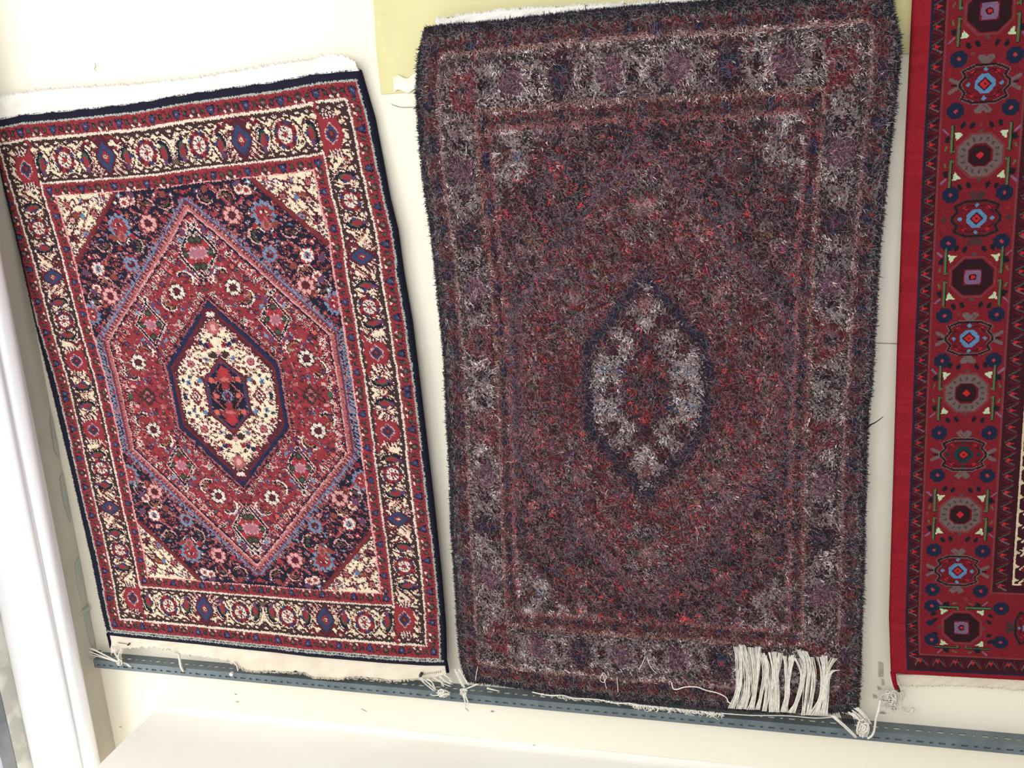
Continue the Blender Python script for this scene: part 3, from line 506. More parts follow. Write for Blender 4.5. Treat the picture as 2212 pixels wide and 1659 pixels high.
# ------------------------------------------------------------------ yellow plastic sheet taped on the wall
ys = thing('plastic_sheet', (-.13, -.002, .30), 'pale yellow plastic sheet stuck flat on the cream wall behind the shaggy rug', 'plastic sheet')
def shf(U, V):
    x = -.537+.84*U; z = .1365+.40*V; r = np.hypot(x+.44, z-.235); arc = np.exp(-((r-.085)/.007)**2)*((x < -.42) & (z < .26) | (z < .2) & (x < -.40))
    y = -.0022-.0009*np.sin(x*21)*np.cos(z*17)-.0012*arc-.0006*np.sin(z*60+x*9); return np.stack([x-.0009*np.sin(z*40)*(U < .01), y, z], -1)
P, Q = plane_grid(shf, 260, 130); mesh('sheet', P, Q, M['yellow'], ys, True)
def tpf(U, V):
    x = -.512+.10*U; z = .1385+.022*V+.003*np.sin(U*20); y = -.0040-.0005*np.abs(np.sin(x*170+z*60))-.0003*np.sin(z*500+x*90); return np.stack([x, y, z], -1)
P, Q = plane_grid(tpf, 90, 20); mesh('tape', P, Q, M['tape'], ys, True)
# ------------------------------------------------------------------ slotted angle rail
RZ, RB, RY, RX0, RX1 = -.9645, -.9835, -.030, -1.2865, 1.3
rl = thing('slotted_rail', (0, -.015, RZ), 'long slate grey slotted angle iron fixed along the wall below the rugs', 'rail')
def slotted(name, u0, u1, v0, v1, th, vert, first, pitch):
    """flange with punched oblong and round holes; u = x, v = depth or height"""
    V, Fc = [], []; vm = (v0+v1)/2 if not vert else v0+(v1-v0)*.42; k = 0; x = u0
    def add(poly): b = len(V); V.extend(poly); Fc.append(list(range(b, b+len(poly))))
    def pt(u, v): return (u, v)
    cells = []; u = u0
    while u < u1-.02:
        w = pitch; hw = .0058 if k % 2 == 0 else .0030; hh = .0030*(1 if not vert else .62); c = u+w/2; n = 16
        hole = [(c+math.copysign(max(0, hw-hh), math.cos(a))+hh*math.cos(a), vm+hh*math.sin(a)) for a in [2*math.pi*(i+.5)/n for i in range(n)]]
        rect = []
        for i in range(n):                            # matching point on the cell border
            a = 2*math.pi*(i+.5)/n; dx, dy = math.cos(a), math.sin(a); W2 = w/2; top, bot = v1-vm, vm-v0
            s = min(W2/abs(dx) if abs(dx) > 1e-6 else 9, (top if dy > 0 else bot)/abs(dy)); rect.append((c+dx*s, vm+dy*s))
        corners = {0: (u+w, v1), 1: (u, v1), 2: (u, v0), 3: (u+w, v0)}
        cells.append((hole, rect, corners)); u += w; k += 1
    uend = u
    for hole, rect, cor in cells:
        n = len(hole)
        for i in range(n):
            j2 = (i+1) % n; poly = [hole[i], rect[i]]; a0, a1 = rect[i], rect[j2]
            if abs(a0[0]-a1[0]) > 1e-9 and abs(a0[1]-a1[1]) > 1e-9: poly.append(min(cor.values(), key=lambda q: (q[0]-(a0[0]+a1[0])/2)**2+(q[1]-(a0[1]+a1[1])/2)**2))
            poly += [a1, hole[j2]]; add(poly)
            add([hole[i], hole[j2], ('w',)+hole[j2], ('w',)+hole[i]]) if False else None
    return V, Fc, cells, uend
me_v, me_f = [], []
def emit(V, Fc, f, flip=False):
    b = len(me_v); me_v.extend([f(u, v) for u, v in V]); me_f.extend([[b+i for i in (q[::-1] if flip else q)] for q in Fc])
V1, F1, cells, ue = slotted('a', RX0, RX1, RY, .0, .002, False, 0, .0173)
emit(V1, F1, lambda u, v: (u, v, RZ)); emit(V1, F1, lambda u, v: (u, v, RZ-.0018), True)
for hole, rect, cor in cells:
    b = len(me_v); n = len(hole); me_v.extend([(u, v, RZ) for u, v in hole]+[(u, v, RZ-.0018) for u, v in hole]); me_f.extend([[b+i, b+n+i, b+n+(i+1) % n, b+(i+1) % n] for i in range(n)])
V2, F2, cells2, ue = slotted('b', RX0, RX1, RB, RZ, .002, True, 0, .0173)
emit(V2, F2, lambda u, v: (u, RY, v)); emit(V2, F2, lambda u, v: (u, RY+.0018, v), True)
for hole, rect, cor in cells2:
    b = len(me_v); n = len(hole); me_v.extend([(u, RY, v) for u, v in hole]+[(u, RY+.0018, v) for u, v in hole]); me_f.extend([[b+i, b+n+i, b+n+(i+1) % n, b+(i+1) % n] for i in range(n)])
b = len(me_v); me_v += [(RX0, RY, RB), (ue, RY, RB), (ue, RY+.0018, RB), (RX0, RY+.0018, RB), (RX0, RY, RZ), (RX0, 0, RZ), (RX0, 0, RZ-.0018), (RX0, RY, RZ-.0018)]; me_f += [[b, b+3, b+2, b+1], [b+4, b+5, b+6, b+7], [b, b+4, b+7, b+3]]
mesh('angle_flanges', me_v, me_f, M['rail'], rl)
bm_ = MB(); bm_.box(RX0+.004, ue-.01, RY+.0035, RY+.0085, RB+.001, RZ-.004); bm_.build('slot_blocker', M['slot_blocker'], rl, False)  # unseen strip added behind the front flange so its slots read dark
# bracket end that runs on into the corner, and a bolt
e = MB(); e.box(-1.2990, -1.2865, -.016, -.004, RZ+.001, RZ+.006); e.build('bracket', M['dark'], rl, False)
bt = MB(); c0 = onwall(500, 1456, .033); bt.tube([(c0[0], -.0295, c0[2]), (c0[0], -.035, c0[2])], .0042, 8); c0 = onwall(505, 1456, .03); bt.build('bolt', M['string'], rl, False)
# ------------------------------------------------------------------ rugs
def resample(pts):
    p = np.array([onwall(*q)[[0, 2]] for q in pts]); d = np.r_[0, np.cumsum(np.hypot(*np.diff(p, axis=0).T))]; d /= d[-1]
    return lambda t: np.stack([np.interp(t, d, p[:, 0]), np.interp(t, d, p[:, 1])], -1)
def coons(top, right, bottom, left):
    T, R, B, Lf = [resample(x) for x in (top, right, bottom, left)]
    def S(u, v):
        u = np.asarray(u, float); v = np.asarray(v, float); U = u[..., None]; W = v[..., None]
        return (1-W)*T(u)+W*B(u)+(1-U)*Lf(v)+U*R(v)-((1-U)*(1-W)*T(0.)+U*(1-W)*T(1.)+(1-U)*W*B(0.)+U*W*B(1.))
    return S
def lift(xz, t): k = ((D-t)/D)[..., None]; return np.stack([xz[..., 0]*k[..., 0], -t, xz[..., 1]*k[..., 0]], -1)
def vnoise(shape, cell, seed=0):
    r = np.random.default_rng(seed); h, w_ = shape; gh, gw = h//cell+3, w_//cell+3; g = r.random((gh, gw)); y, x = np.arange(h)/cell, np.arange(w_)/cell
    yi, xi = y.astype(int), x.astype(int); fy, fx = (y-yi), (x-xi); fy = fy*fy*(3-2*fy); fx = fx*fx*(3-2*fx)
    a = g[yi][:, xi]*(1-fx)+g[yi][:, xi+1]*fx; b_ = g[yi+1][:, xi]*(1-fx)+g[yi+1][:, xi+1]*fx; return a*(1-fy[:, None])+b_*fy[:, None]
PALIN = np.array([lin(PAL[k]) for k in PN])
def rug_pile(name, parent, S, tf, idx, thick, jit=.3, depth_jit=.0003, relief=None, uw=None, vary=.10, diag=2, m='wool', pal=None):
    H, W = idx.shape; U, V = np.meshgrid(np.linspace(0, 1, W+1), np.linspace(0, 1, H+1)); r = np.random.default_rng(len(name)+W)
    inner = np.ones_like(U); inner[:, [0, -1]] = 0; inner[[0, -1]] = 0
    U2 = U+(r.random(U.shape)-.5)*2*jit/W*inner; V2 = V+(r.random(U.shape)-.5)*2*jit/H*inner
    e = np.minimum(np.minimum(U, 1-U)*W, np.minimum(V, 1-V)*H); t = tf(U, V)-.004*np.exp(-e/2.)*(1)+(r.random(U.shape)-.5)*2*depth_jit
    if relief is not None: t = t+relief
    P = lift(S(U2, V2), t); i = np.arange((W+1)*(H+1)).reshape(H+1, W+1)
    Q = np.stack([i[:-1, :-1], i[1:, :-1], i[1:, 1:], i[:-1, 1:]], -1).reshape(-1, 4)
    jj, ii = np.meshgrid(np.arange(H), np.arange(W), indexing='ij'); k = r.integers(-diag, diag+1, (H, W))//2 if diag else 0
    src = idx[np.clip(jj+k, 0, H-1), np.clip(ii+k, 0, W-1)]; src = np.where((ii < 3) | (ii > W-4) | (jj < 3) | (jj > H-4), idx, src)
    col = (PALIN if pal is None else pal)[src]*(1+(r.random((H, W, 1))-.5)*2*vary)*(.93+.14*vnoise((H, W), 9, 3))[..., None]
    col = col*(1-.02)+.004; ring = np.concatenate([i[0, :], i[1:, -1], i[-1, -2::-1], i[-2:0:-1, 0]]); n = len(ring); base = (W+1)*(H+1)
    back = P.reshape(-1, 3)[ring].copy(); back[:, 1] += thick; PV = np.concatenate([P.reshape(-1, 3), back])
    sk = np.stack([ring, base+np.arange(n), base+(np.arange(n)+1) % n, np.roll(ring, -1)], -1)[:, ::-1]
    cs = np.concatenate([col[0], col[:, -1], col[-1, ::-1], col[::-1, 0]])[:n]
    return mesh(name, PV, np.concatenate([Q, sk]), M[m], parent, False, np.concatenate([col.reshape(-1, 3), cs]))
def backing(parent, S, tf, thick):
    U, V = np.meshgrid(np.linspace(.004, .996, 40), np.linspace(.004, .996, 60)); P = lift(S(U, V), tf(U, V)-.004)+np.array([0, thick, 0]); i = np.arange(P.shape[0]*P.shape[1]).reshape(P.shape[:2])
    return mesh('backing', P.reshape(-1, 3), np.stack([i[:-1, :-1], i[1:, :-1], i[1:, 1:], i[:-1, 1:]], -1).reshape(-1, 4), M['back'], parent, True)
def strip(name, parent, top, bot, ttop, tbot, m, n=260, rows=10, rag=.0012, seed=1, ragtop=True, th=.0022, curl=None):
    """flat-woven cotton end between two surveyed lines, one edge left ragged"""
    def rs(p):
        p = np.array(p, float); d = np.r_[0, np.cumsum(np.hypot(*np.diff(p, axis=0).T))]; d /= d[-1]; t = np.linspace(0, 1, n); return np.stack([np.interp(t, d, p[:, 0]), np.interp(t, d, p[:, 1])], -1)
    A, B = rs(top), rs(bot); r = np.random.default_rng(seed); V = []
    for j in range(rows+1):
        q = j/rows; t = ttop+(tbot-ttop)*q
        for i in range(n):
            p = A[i]*(1-q)+B[i]*q; tt = t+.0007*math.sin(i*.31+j)+.0004*r.random()+(curl(i/(n-1), q) if curl else 0); v = onwall(p[0], p[1], tt)
            if (j == 0 and ragtop) or (j == rows and not ragtop): v = v+np.array([(r.random()-.5)*rag, 0, (r.random()-.5)*rag*2.4])
            V.append(v)
    i = np.arange(n*(rows+1)).reshape(rows+1, n); Q = np.stack([i[:-1, :-1], i[1:, :-1], i[1:, 1:], i[:-1, 1:]], -1).reshape(-1, 4); V = np.array(V); b = len(V)
    V = np.concatenate([V, V+np.array([0, th, 0])]); ring = np.concatenate([i[0, :], i[1:, -1], i[-1, -2::-1], i[-2:0:-1, 0]]); k = len(ring)
    sk = np.stack([ring, b+ring, b+np.roll(ring, -1), np.roll(ring, -1)], -1)[:, ::-1]
    return mesh(name, V, np.concatenate([Q, Q[:, ::-1]+b, sk]), M[m], parent, True)
def ribbons(name, parent, root, dirn, length, width, col, m, lift_=.5, bend=.35, seed=5, sag=0., kind=None):
    """many short flat yarn ends as one mesh; root (n,3), dirn (n,3) unit tangents in the rug plane, y = towards the viewer is -"""
    r = np.random.default_rng(seed); n = len(root); side = np.cross(dirn, np.array([0, -1., 0]))
    side = side+np.stack([np.zeros(n), (r.random(n)-.5)*1.2, np.zeros(n)], -1); side /= np.linalg.norm(side, axis=1)[:, None]+1e-9
    k = 4; cur = (r.random(n)-.5)*2*bend; V = np.zeros((n, k, 2, 3)); p = root.copy(); d = dirn.copy()
    for j in range(k):
        w_ = width*[.9, 1., .8, .25][j]; V[:, j, 0] = p-side*w_[:, None]/2; V[:, j, 1] = p+side*w_[:, None]/2
        if j < k-1:
            up = np.array([0, -1., 0])*(lift_*[1.4, .5, -.1][j]); st = d+up+side*cur[:, None]*(j*.6); st /= np.linalg.norm(st, axis=1)[:, None]; p = p+st*(length/(k-1))[:, None]
    b = (np.arange(n)*k*2)[:, None]; q = np.concatenate([np.stack([b[:, 0]+2*j, b[:, 0]+2*j+1, b[:, 0]+2*j+3, b[:, 0]+2*j+2], -1)[:, None] for j in range(k-1)], 1)
    shade = 1+0*r.random(n); c3 = np.repeat(col[:, None], k-1, 1).reshape(-1, 3)
    o = mesh(name, V.reshape(-1, 3), q.reshape(-1, 4), M[m], parent, False, np.clip(c3, 0, 1))
    if kind: o['kind'] = kind
    return o
def full(q): h = np.concatenate([q, q[:, ::-1]], 1); return np.concatenate([h, h[::-1]], 0)
DES = full(design_medallion()); DESM = full(design_long_pile())
LT = [(-25, 262), (0, 257), (45, 248), (158, 238), (223, 231), (294, 223), (384, 206), (475, 193), (517, 187), (592, 177), (682, 159), (762, 152), (777, 150)]
LR = [(777, 150), (784, 175), (807, 254), (823, 337), (840, 428), (857, 497), (870, 592), (888, 694), (900, 790), (925, 1000), (938, 1113), (952, 1249), (961, 1358), (963, 1438)]
LB = [(233, 1372), (276, 1377), (429, 1392), (500, 1400), (598, 1410), (663, 1418), (825, 1432), (918, 1438), (963, 1438)]
LL = [(-25, 262), (7, 400), (45, 558), (79, 712), (113, 847), (150, 1000), (199, 1215), (222, 1328), (233, 1372)]
MT = [(917, 62), (941, 57), (1085, 45), (1234, 27), (1397, 12), (1576, 0), (1750, -16), (1927, -30)]
MR = [(1927, -30), (1930, 19), (1942, 80), (1944, 106), (1940, 160), (1932, 230), (1923, 312), (1911, 420), (1898, 545), (1890, 701), (1884, 800), (1874, 920), (1868, 1100), (1866, 1200), (1861, 1338), (1858, 1449), (1853, 1535)]
MBt = [(1011, 1472), (1060, 1476), (1170, 1494), (1362, 1514), (1497, 1522), (1562, 1530), (1700, 1540), (1853, 1535)]
ML = [(917, 62), (904, 120), (899, 200), (904, 285), (914, 390), (934, 524), (945, 626), (959, 773), (965, 900), (971, 1018), (975, 1136), (984, 1270), (990, 1380), (998, 1440), (1011, 1472)]
# ---- left rug: finished, short pile
RL = thing('rug', onwall(520, 800, .02).tolist(), 'left rug with crisp clipped pile, cream border and red hexagonal medallion', 'rug')
SL = coons(LT, LR, LB, LL); tL = lambda u, v: .016+.020*v+.0016*np.sin(u*7+1)*np.sin(v*5)+.0012*np.sin(v*23+u*3)
H, W = DES.shape
jj, ii = np.meshgrid(np.arange(H), np.arange(W), indexing='ij'); dl = np.clip(.045*(1-(jj/H)/.45), 0, None)*(1-ii/W)**2
di = DES[jj, np.clip((ii+dl*W+.3*np.sin(jj/31)).astype(int), 0, W-1)]
di = np.where((ii < 2), PI['navy'], di); bot = jj > H-6; di = np.where((jj > H-8) & (jj <= H-6), PI['mint'], di)
dark = np.isin(np.pad(di, ((0, 1), (0, 1)), 'edge'), [PI[k] for k in ('navy', 'brown', 'black', 'maroon')]); rug_pile('pile', RL, SL, tL, di, .009, relief=-.0007*dark, diag=1, vary=.17, pal=PALIN*np.array([.80, .80, .84]))
backing(RL, SL, tL, .009)
strip('kilim_end', RL, [(-30, 212), (0, 207), (78, 194), (180, 187), (300, 180), (400, 170), (536, 149), (592, 138), (660, 130), (694, 120), (719, 115), (745, 121), (765, 130), (774, 150)], [(-25, 263), (0, 259), (45, 250), (158, 240), (223, 233), (294, 225), (384, 208), (475, 195), (517, 189), (592, 179), (682, 161), (762, 154), (776, 153)], .012, .013, 'cotton', rag=.0030, seed=2, curl=lambda a, q: .010*max(0, a-.86)/.14*(1-q))
strip('kilim_end', RL, [(236, 1368), (276, 1374), (429, 1389), (500, 1397), (598, 1407), (663, 1415), (825, 1429), (918, 1435), (961, 1434)], [(240, 1416), (250, 1409), (258, 1403), (275, 1401), (294, 1399), (343, 1400), (365, 1404), (383, 1411), (420, 1417), (460, 1423), (490, 1427), (503, 1434), (528, 1448), (546, 1451), (600, 1452), (640, 1452), (657, 1454), (676, 1464), (730, 1467), (771, 1463), (853, 1471), (901, 1467), (930, 1466), (966, 1458)], .027, .033, 'cottong', rag=.0030, seed=3, ragtop=False)
# ragged cotton ends along the two woven ends
def hairs(name, parent, line, t, n, length, r, m, angs, seed, spread=.5, base=0.):
    rr = random.Random(seed); p = np.array(line, float); d = np.r_[0, np.cumsum(np.hypot(*np.diff(p, axis=0).T))]; d /= d[-1]; mb = MB()
    for i in range(n):
        s = (i+rr.random())/n; x, y = np.interp(s, d, p[:, 0]), np.interp(s, d, p[:, 1]); a = onwall(x, y, t+.0015*rr.random()); g = math.radians(rr.uniform(*angs)); l = length*rr.uniform(.5, 1.2)
        dx, dz = math.cos(g), math.sin(g); q = (rr.random()-.5)*spread*l
        mb.tube([a, a+np.array([dx*l*.5+q, -.001*rr.random(), dz*l*.5]), a+np.array([dx*l, .001, dz*l])], r*rr.uniform(.7, 1.2), 4, .5)
    return mb.build(name, M[m], parent)
hairs('warp_ends', RL, [(-30, 214), (0, 209), (78, 196), (180, 189), (300, 182), (400, 172), (536, 151), (592, 140), (660, 132), (700, 121)], .013, 240, .0060, .00045, 'cotton', (95, 140), 5)
hairs('warp_ends', RL, [(503, 1432), (528, 1447), (546, 1450), (600, 1451), (657, 1453), (676, 1463), (730, 1466), (771, 1462), (853, 1470), (901, 1466)], .034, 230, .0050, .0007, 'cottong', (-130, -50), 6, 1.2)
sv = MB(); sv.tube([onwall(x, y, .027) for x, y in ((234, 1368), (237, 1378), (240, 1392), (241, 1398))], .0042, 8); sv.build('selvedge_end', M['navyw'], RL)
sv = MB(); sv.tube([onwall(x, y, .031) for x, y in ((962, 1425), (965, 1438), (967, 1452))], .0034, 8); sv.build('selvedge_end', M['navyw'], RL)
def bundle(name, parent, lines, t, r, k, spread, m, seed, flare=1.):
    rr = random.Random(seed); mb = MB()
    for ln in lines:
        for q in range(k):
            o0 = (rr.random()-.5)*spread; o1 = (rr.random()-.5)*spread*flare; n = len(ln); pts = []
            for i, (x, y) in enumerate(ln): s = i/(n-1); o = o0*(1-s)+o1*s+(rr.random()-.5)*spread*.42; pts.append(onwall(x+o, y+o*.25*(rr.random()-.2), t+.002*rr.random()+.0015*math.sin(3*s)))
            mb.tube(pts, r*rr.uniform(.75, 1.2), 5, .8)
    return mb.build(name, M[m], parent)
def tangle(mb, cx, cy, rx, ry, t, n, r, seed):
    rr = random.Random(seed)
    for _ in range(n):
        a = rr.random()*6.28; pts = []
        for i in range(6): a += rr.uniform(.6, 1.9); q = rr.uniform(.05, 1.05); pts.append(onwall(cx+rx*q*math.cos(a), cy+ry*q*math.sin(a), t+rr.uniform(-.004, .008)))
        mb.tube(pts, r*rr.uniform(.8, 1.2), 5)
    return mb
bundle('tie_cord', RL, [[(256, 1430), (232, 1418), (194, 1399)], [(256, 1431), (228, 1420), (192, 1407)], [(258, 1432), (235, 1424), (198, 1414)], [(243, 1396), (248, 1412), (258, 1432)], [(264, 1402), (258, 1416), (262, 1432)], [(258, 1430), (268, 1432), (281, 1441)]], .038, .0007, 5, 6, 'string', 3, 1.6)
bundle('tie_cord', RL, [[(905, 1463), (920, 1478), (940, 1493)], [(914, 1465), (929, 1478), (943, 1491)], [(924, 1466), (934, 1476), (938, 1488)], [(937, 1464), (955, 1475), (973, 1483)], [(948, 1460), (962, 1472), (976, 1478)], [(958, 1456), (970, 1465), (975, 1474)], [(951, 1468), (955, 1476), (957, 1483)]], .038, .0007, 5, 6, 'string', 4)
mb = MB(); tangle(mb, 958, 1497, 15, 9, .038, 16, .0010, 4).tube([onwall(930, 1499, .04), onwall(938, 1503, .04), onwall(950, 1500, .04)], .0009, 5); mb.build('tie_knot', M['string'], RL)
mb = MB(); tangle(mb, 258, 1431, 7, 7, .040, 8, .0010, 5); mb.build('tie_knot', M['string'], RL)
mb = MB(); mb.tube([onwall(386, 1412, .034), onwall(388, 1424, .036), onwall(391, 1440, .037), onwall(396, 1450, .033)], .0026, 7); mb.build('hanging_peg', M['string'], RL)
mb = MB(); mb.tube([onwall(504, 1430, .035), onwall(511, 1437, .036), onwall(514, 1449, .035)], .0013, 5); mb.build('loose_thread', M['string'], RL); mb = MB(); mb.tube([onwall(376, 1402, .036), onwall(378, 1411, .037), onwall(388, 1414, .036)], .0012, 5); mb.build('loose_thread', M['string'], RL)
for x, y, tt in ((909, 1458, .040), (278, 1392, .034)):
    a = onwall(x, y, tt); nm = MB(); nm.tube([a+np.array([0, .006, 0]), a, a+np.array([0, -.003, 0])], .0032 if x > 500 else .0018, 10); nm.build('nail', M['dark'], RL)
mb = MB()
for i in range(9): x = 914+i*4.6; mb.tube([onwall(x, 1458-i*.6, .036), onwall(x+1.6, 1454-i*.6, .037)], .0005, 4)
mb.build('stitching', M['dark'], RL); mb = MB(); mb.tube([onwall(255, 1388, .032), onwall(266, 1390, .033), onwall(278, 1392, .034)], .0007, 4); mb.build('stitching', M['dark'], RL)
# short fuzz that breaks up the outline
def edge_fuzz(parent, S, tf, sides, n, length, width, seed, cols):
    r = np.random.default_rng(seed); R_, Dn, Cc = [], [], []
    for s in sides:
        q = r.random(n); z = np.zeros(n)
        u, v = {'l': (z+.001, q), 'r': (z+.999, q), 't': (q, z+.001), 'b': (q, z+.999)}[s]; out = {'l': (-1, 0), 'r': (1, 0), 't': (0, 1), 'b': (0, -1)}[s]
        P = lift(S(u, v), tf(u, v)-.002-.004*r.random(n)); g = (r.random(n)-.5)*1.6; dx = out[0]*np.cos(g)-out[1]*np.sin(g); dz = out[0]*np.sin(g)+out[1]*np.cos(g)
        R_.append(P); Dn.append(np.stack([dx, 0*dx, dz], -1)); Cc.append(lin(cols[s])[None]*(.7+.6*r.random((n, 1))))
    R_, Dn, Cc = map(np.concatenate, (R_, Dn, Cc)); m_ = len(R_)
    return ribbons('edge_fuzz', parent, R_, Dn, length*(.4+.9*r.random(m_)), np.full(m_, width), Cc, 'wooll', .15, .4, seed)
edge_fuzz(RL, SL, tL, 'lrt', 1500, .0028, .0007, 11, dict(l=(30, 30, 52), r=(24, 24, 42), t=(28, 28, 50)))
# ---- middle rug: same design, long unshorn pile
RM = thing('rug', onwall(1410, 800, .03).tolist(), 'middle rug with long shaggy unclipped pile, blurred pattern and white tassels at lower right', 'rug')
SM = coons(MT, MR, MBt, ML); n1 = lambda u, v: np.sin(u*23+3*np.sin(v*17))*np.sin(v*31+2*np.sin(u*13))
tM = lambda u, v: .030+.012*v+.0020*n1(u, v)+.0012*np.sin(u*61)*np.sin(v*83)
MPAL = dict(cream=(204,188,184), creamw=(192,172,170), lblue=(98,96,110), blue=(44,52,84), red=(132,46,52), red2=(104,46,48), pink=(140,84,86), pinkw=(160,122,122), navy=(34,34,44), maroon=(66,38,46), brown=(62,50,50), rust=(104,58,50), mint=(124,132,126), orange=(166,68,62), redb=(158,46,54), lav=(138,92,106))
PM = np.array([lin(MPAL.get(k, PAL[k])) for k in PN]); lightk = np.isin(np.arange(len(PN)), [PI['cream'], PI['creamw'], PI['pinkw']])
r = np.random.default_rng(21); HH, WW = 430, 290
jj, ii = np.meshgrid(np.arange(HH), np.arange(WW), indexing='ij')
def pick(v, u, s): 
    n = np.shape(u); return DESM[np.clip((v*H+r.normal(0, s, n)).astype(int), 0, H-1), np.clip((u*W+r.normal(0, s, n)).astype(int), 0, W-1)]
groove = np.zeros((HH+1, WW+1)); 
for a, b_ in ((.053, .04), (.137, .115), (.165, .138)):
    for q, e in ((a, .006),):
        uu, vv2 = np.meshgrid(np.linspace(0, 1, WW+1), np.linspace(0, 1, HH+1)); du = np.minimum(np.abs(uu-a), np.abs(uu-(1-a))); dv = np.minimum(np.abs(vv2-b_), np.abs(vv2-(1-b_)))
        inn = (uu > a-.01) & (uu < 1-a+.01) & (vv2 > b_-.008) & (vv2 < 1-b_+.008); groove = np.maximum(groove, np.exp(-(np.where(inn, np.minimum(du, dv), 1)/.006)**2))
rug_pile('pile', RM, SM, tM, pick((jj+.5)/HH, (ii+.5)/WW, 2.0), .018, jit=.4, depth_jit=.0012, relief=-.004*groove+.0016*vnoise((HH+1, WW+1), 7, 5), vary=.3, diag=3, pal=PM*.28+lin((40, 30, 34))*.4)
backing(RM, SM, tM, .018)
NS = 340000; u, v = r.random(NS), r.random(NS); wx, wy = (vnoise((860, 580), 5, 31)-.5)*.012, (vnoise((860, 580), 5, 32)-.5)*.010; gI = ((v*859).astype(int), (u*579).astype(int)); ci = pick(v+wy[gI], u+wx[gI], .75); P = lift(SM(u, v), tM(u, v)-.001)
gi = groove[(v*HH).astype(int), (u*WW).astype(int)]; nz = lambda c_, s_: vnoise((860, 580), c_, s_)[(v*859).astype(int), (u*579).astype(int)]
f1, f2, f3, f4 = nz(22, 8), nz(50, 9), nz(9, 10), nz(90, 14)
ang = np.radians(-52)+(f1-.5)*2.4+(f2-.5)*2.2+r.normal(0, .55, NS); flip = r.random(NS) < .35; ang = np.where(flip, ang+math.pi, ang)
dn = np.stack([np.cos(ang), 0*ang, np.sin(ang)], -1); ln = (.0032+.0068*r.random(NS)**1.5)*(1-.35*gi); wd = .0007+.0008*r.random(NS)
base = PM[ci]; inner_m = (np.abs(u-.5) < .16) & (np.abs(v-.5)*1.0 < .17)
darken = lightk[ci] & (f3+.35*(f2-.5)+.25*r.random(NS) < np.where(inner_m, .44, .56)); base = np.where(darken[:, None], np.where(r.random((NS, 1)) < .5, lin((68, 56, 60)), lin((108, 78, 84))), base)
base = np.where((lightk[ci] & ~darken & (f3 > .72))[:, None], np.minimum(base*1.35, .82), base); base = np.where((lightk[ci] & ~darken)[:, None], np.minimum(base*1.12, .8), base); f5, f6 = nz(4, 41), nz(6, 42)
fieldm = (u > .17) & (u < .83) & (v > .142) & (v < .858); isred = np.isin(ci, [PI['red'], PI['red2'], PI['navy'], PI['rust']])
mixm = fieldm & isred; dk_ = mixm & (f5+.12*(r.random(NS)-.5) < .47); gr_ = mixm & ~dk_ & (f6 < .38); base = np.where(dk_[:, None], lin((52, 38, 46)), base); base = np.where(gr_[:, None], lin((84, 78, 78)), base)
hot = mixm & ~dk_ & ~gr_ & (f5 > .64); base = np.where(hot[:, None], lin((198, 58, 64)), base)
gd = ~fieldm & np.isin(ci, [PI['red'], PI['rust'], PI['red2']]) & (f5 < .62) & ((v < .04) | (v > .96) | (u < .053) | (u > .947) | ((u > .13) & (u < .87) & (v > .11) & (v < .89))); base = np.where(gd[:, None], lin((100, 50, 48)), base)
stray = r.random(NS) < .10; base = np.where(stray[:, None], PM[pick(v, u, 9.)], base)
uu_, vv_ = np.minimum(u, 1-u), np.minimum(v, 1-v)
for a_, b_, cc in ((.050, .037, (156, 122, 116)), (.1345, .1125, (150, 104, 92)), (.166, .1385, (150, 86, 86))):
    on = ((np.abs(uu_-a_) < .0036) & (vv_ > b_)) | ((np.abs(vv_-b_) < .0026) & (uu_ > a_)); base = np.where((on & (r.random(NS) < .8))[:, None], lin(cc), base)
k_ = (.03+.22*r.random((NS, 1))); col = (base*(1-k_)+lin((94, 82, 82))*k_)*(.55+.8*r.random((NS, 1))**1.3)*(.86+.62*f5[:, None])
ribbons('shaggy_yarn', RM, P, dn, ln, wd, col, 'wooll', .42, .7, 5, kind='stuff')
NF = 30000; u, v = r.random(NF), r.random(NF); ci = pick(v, u, 4.); P = lift(SM(u, v), tM(u, v)+.003+.003*r.random(NF)); ang = np.radians(-52)+r.normal(0, 1., NF)
col = PM[ci]*.45+lin((164, 146, 152))[None]*.55
ribbons('flyaway_fibres', RM, P, np.stack([np.cos(ang), 0*ang, np.sin(ang)], -1), .006+.010*r.random(NF), np.full(NF, .00030), col, 'wooll', .15, 1.2, 6, kind='stuff')
edge_fuzz(RM, SM, tM, 'lrtb', 2200, .0042, .0008, 12, dict(l=(44, 38, 56), r=(22, 20, 26), t=(34, 34, 50), b=(26, 24, 32)))
strip('kilim_end', RM, [(941, 40), (1010, 29), (1071, 22), (1150, 15), (1300, 8), (1397, 3), (1500, -6), (1700, -24), (1920, -60)], [(941, 66), (1085, 53), (1234, 35), (1397, 20), (1576, 8), (1750, -8), (1920, -22)], .022, .024, 'cotton', rag=.0024, seed=7)
hairs('warp_ends', RM, [(941, 42), (1010, 31), (1071, 24), (1150, 17), (1300, 10), (1397, 5)], .024, 130, .0040, .00045, 'cotton', (70, 130), 8)
bl = [(1052, 1484), (1110, 1489), (1170, 1497), (1230, 1507), (1290, 1510), (1362, 1520), (1440, 1528), (1497, 1534), (1560, 1541)]
hairs('warp_fringe', RM, bl[2:], .044, 110, .009, .0009, 'string', (-75, -20), 9, .9); hairs('warp_fringe', RM, bl[5:], .045, 110, .012, .0011, 'string', (-110, -30), 10, 1.2)
mb = MB(); mb.tube([onwall(x, y+2, .045) for x, y in ((1150, 1493), (1185, 1500), (1215, 1500), (1240, 1506), (1290, 1509), (1330, 1517), (1360, 1517), (1400, 1525))], .0012, 6)
